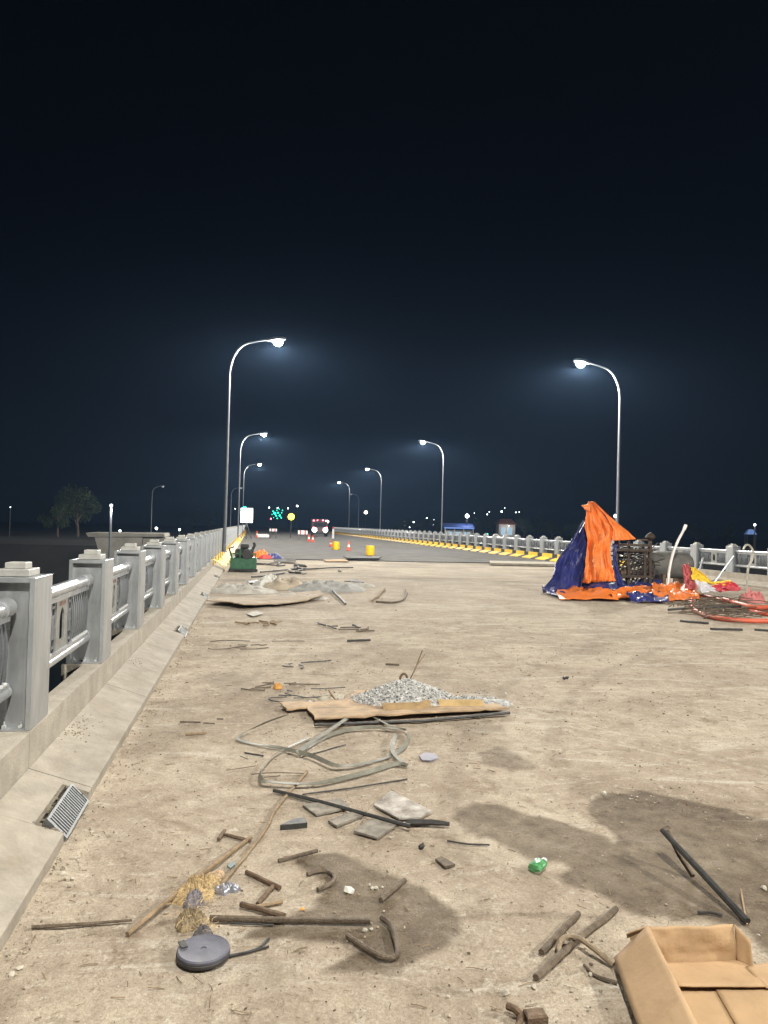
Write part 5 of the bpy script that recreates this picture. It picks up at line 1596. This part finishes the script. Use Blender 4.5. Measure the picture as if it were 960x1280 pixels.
lo = bpy.data.objects.new('porch_light', ld); COL.objects.link(lo); lo.parent = t; lo.location = (0, -2.5, 3.4)
b = MB(); b.rock((0, -2.3, 3.6), .12, .8); b.build('porch_lamp', G_white, t)
# stall lit by a blue-white lamp
p = at(938, 668, 110)
t = thing('blue_roof_stall', 'small stall with a blue roof lit by a lamp across the dark ground', 'stall', (p.x, p.y, -.8), -.3)
zr = p.z + .8
MB().hexa([(-.75, -.6, zr), (.75, -.6, zr), (.75, .6, zr), (-.75, .6, zr), (-.3, -.2, zr + .75), (.3, -.2, zr + .75), (.3, .2, zr + .75), (-.3, .2, zr + .75)]).build('roof', mat('stall_blue', (.20, .34, .75), .5), t)
for x in (-.6, .6):
    for y in (-.45, .45):
        MB().box(x - .05, x + .05, y - .05, y + .05, 0, zr - .005).build('post', M_dark, t)
MB().box(-.5, .5, -.3, .3, .6, .7).build('counter', M_wood, t)
far_lamp(943.5, 656, 108, .4, glow('stall_lamp', (.85, .92, 1), 18), 'white lamp hanging over the blue roof stall', power=160)

# abutment on the river bank
t = thing('concrete_abutment', 'pale concrete abutment with a sloped side on the river bank', 'abutment')
d = 62
def bank(pp, d0, th, name, mt_):
    P = [at(p[0], p[1], p[2] if len(p) > 2 else d0) for p in pp]
    back = Vector((-.2, th, 0))
    b = MB(); n = len(P)
    b.v = [tuple(p) for p in P] + [tuple(p + back) for p in P]
    b.f = [tuple(range(n)), tuple(n + i for i in reversed(range(n)))] + [(i, (i + 1) % n, n + (i + 1) % n, n + i) for i in range(n)]
    return b.build(name, mt_, t)
M_ab = mat('abutment_concrete', (.30, .28, .24), .95, var=.3, scale=.8)
bank([(118, 671), (178, 672), (170, 790), (146, 770)], 62, 5, 'wall_panel', M_ab)
bank([(179, 672), (205, 671), (216, 679), (222, 790), (171, 790)], 62.3, 5, 'wall_panel', M_ab)
bank([(107, 666), (205, 667), (206, 671), (110, 671)], 61.85, 6, 'coping', M_ab)
p = at(139, 632, 55)
tl = thing('bank_lamp_post', 'short pale lamp post standing on the concrete abutment', 'lamp post', (p.x, p.y, .2))
MB().tube([(0, 0, -2), (0, 0, p.z - .3)], .085, 8).build('pole', M_pole, tl, True)
MB().lathe([(.02, -.12), (.12, -.05), (.12, .06), (.02, .14)], 10, Matrix.Translation((0, 0, p.z - .2))).build('lamp', glow('bank_lamp', (.9, .95, 1), 2.5), tl, True)
ld = bpy.data.lights.new('abutment_fill_light', 'POINT'); ld.energy = 190; ld.shadow_soft_size = .1  # light added beside the post head to brighten the abutment
lo = bpy.data.objects.new('abutment_fill_light', ld); COL.objects.link(lo); lo.parent = tl; lo.location = (0.2, -.35, p.z - .6)
lamp_at(189, 655, 85, -1, 'unlit dark lamp post standing on the river bank behind the abutment', lit=False, scale=.55)

# ------------------------------------------------------------------ trees
def tree_mesh(seed, h, cr, leaves):
    rr = random.Random(seed)
    tb = MB()
    tb.tube([(0, 0, -.5), (.05 * h * .1, 0, h * .2), (rr.uniform(-.2, .2), rr.uniform(-.2, .2), h * .45), (rr.uniform(-.3, .3), 0, h * .8)], [.035 * h, .028 * h, .02 * h, .006 * h], 8)
    cl = []
    for i in range(11):
        a = rr.uniform(0, 6.28); z = h * rr.uniform(.42, .95); r_ = cr * rr.uniform(.25, .85) * (1.15 - abs(z / h - .62))
        e_ = Vector((math.cos(a) * r_, math.sin(a) * r_, z)); s_ = Vector((0, 0, h * rr.uniform(.25, .6)))
        tb.tube([s_, s_.lerp(e_, .55) + Vector((0, 0, .04 * h)), e_], [.013 * h, .009 * h, .003 * h], 5)
        cl.append((e_, cr * rr.uniform(.28, .48)))
    lb = MB()
    for i in range(leaves):
        c, r_ = rr.choice(cl)
        d = Vector((rr.gauss(0, 1), rr.gauss(0, 1), rr.gauss(0, .8))).normalized() * r_ * rr.random() ** .45
        p = c + d; s_ = rr.uniform(.06, .13) * cr * .35
        n = Vector((rr.gauss(0, 1), rr.gauss(0, 1), rr.gauss(0, 1))).normalized(); q = n.orthogonal().normalized(); w = n.cross(q)
        lb.quad(p - q * s_, p - w * s_ * .5, p + q * s_, p + w * s_ * .5)
    tm = tb.mesh('trunk', True); tm.materials.append(M_bark)
    lm = lb.mesh('crown'); lm.materials.append(M_leaf)
    return tm, lm
TREES = [tree_mesh(3, 6.5, 2.9, 6500), tree_mesh(9, 8.0, 3.2, 5000)]
TG = 'dark trees standing far beyond the bridge'
def tree(px, py, d, which, sc, label, group=None):
    p = at(px, py, d)
    t = thing('tree', label, 'tree', (p.x, p.y, -1.6), R.uniform(0, 6), group)
    t.scale = (sc,) * 3
    place('trunk', TREES[which][0], None, t); place('crown', TREES[which][1], None, t)
tree(97, 662, 104, 0, 1.15, 'dim green tree on the river bank beside the concrete abutment')
tree(72, 665, 100, 1, .75, 'low dark tree on the river bank behind the dim green one')
for (px, d, w, sc) in ((60, 200, 1, 1.0), (240, 220, 0, 1.0), (262, 210, 1, .8), (505, 210, 0, .9), (528, 215, 1, .75), (600, 200, 1, .8), (615, 230, 0, 1.1), (655, 190, 0, 1.0), (672, 200, 1, .9), (690, 185, 0, .9), (545, 230, 1, .8), (720, 160, 1, .75), (870, 170, 0, .9), (910, 180, 1, .8)):
    tree(px, 664, d, w, sc, 'dark tree standing beyond the bridge among far lights', TG)

# ------------------------------------------------------------------ thin night haze
hz = MB().box(-330, 420, -40, 440, -8.4, 14.5).build('haze', None)
tag(hz, 'thin night haze hanging over the bridge', 'haze', kind='stuff')
mh = bpy.data.materials.new('haze'); mh.use_nodes = True
nt = mh.node_tree; nt.nodes.clear()
o_ = nt.nodes.new('ShaderNodeOutputMaterial'); v_ = nt.nodes.new('ShaderNodeVolumePrincipled')
v_.inputs['Color'].default_value = (.36, .60, 1.0, 1); v_.inputs['Density'].default_value = 0.00033
v_.inputs['Anisotropy'].default_value = 0.35
nt.links.new(v_.outputs[0], o_.inputs['Volume'])
hz.data.materials.append(mh)
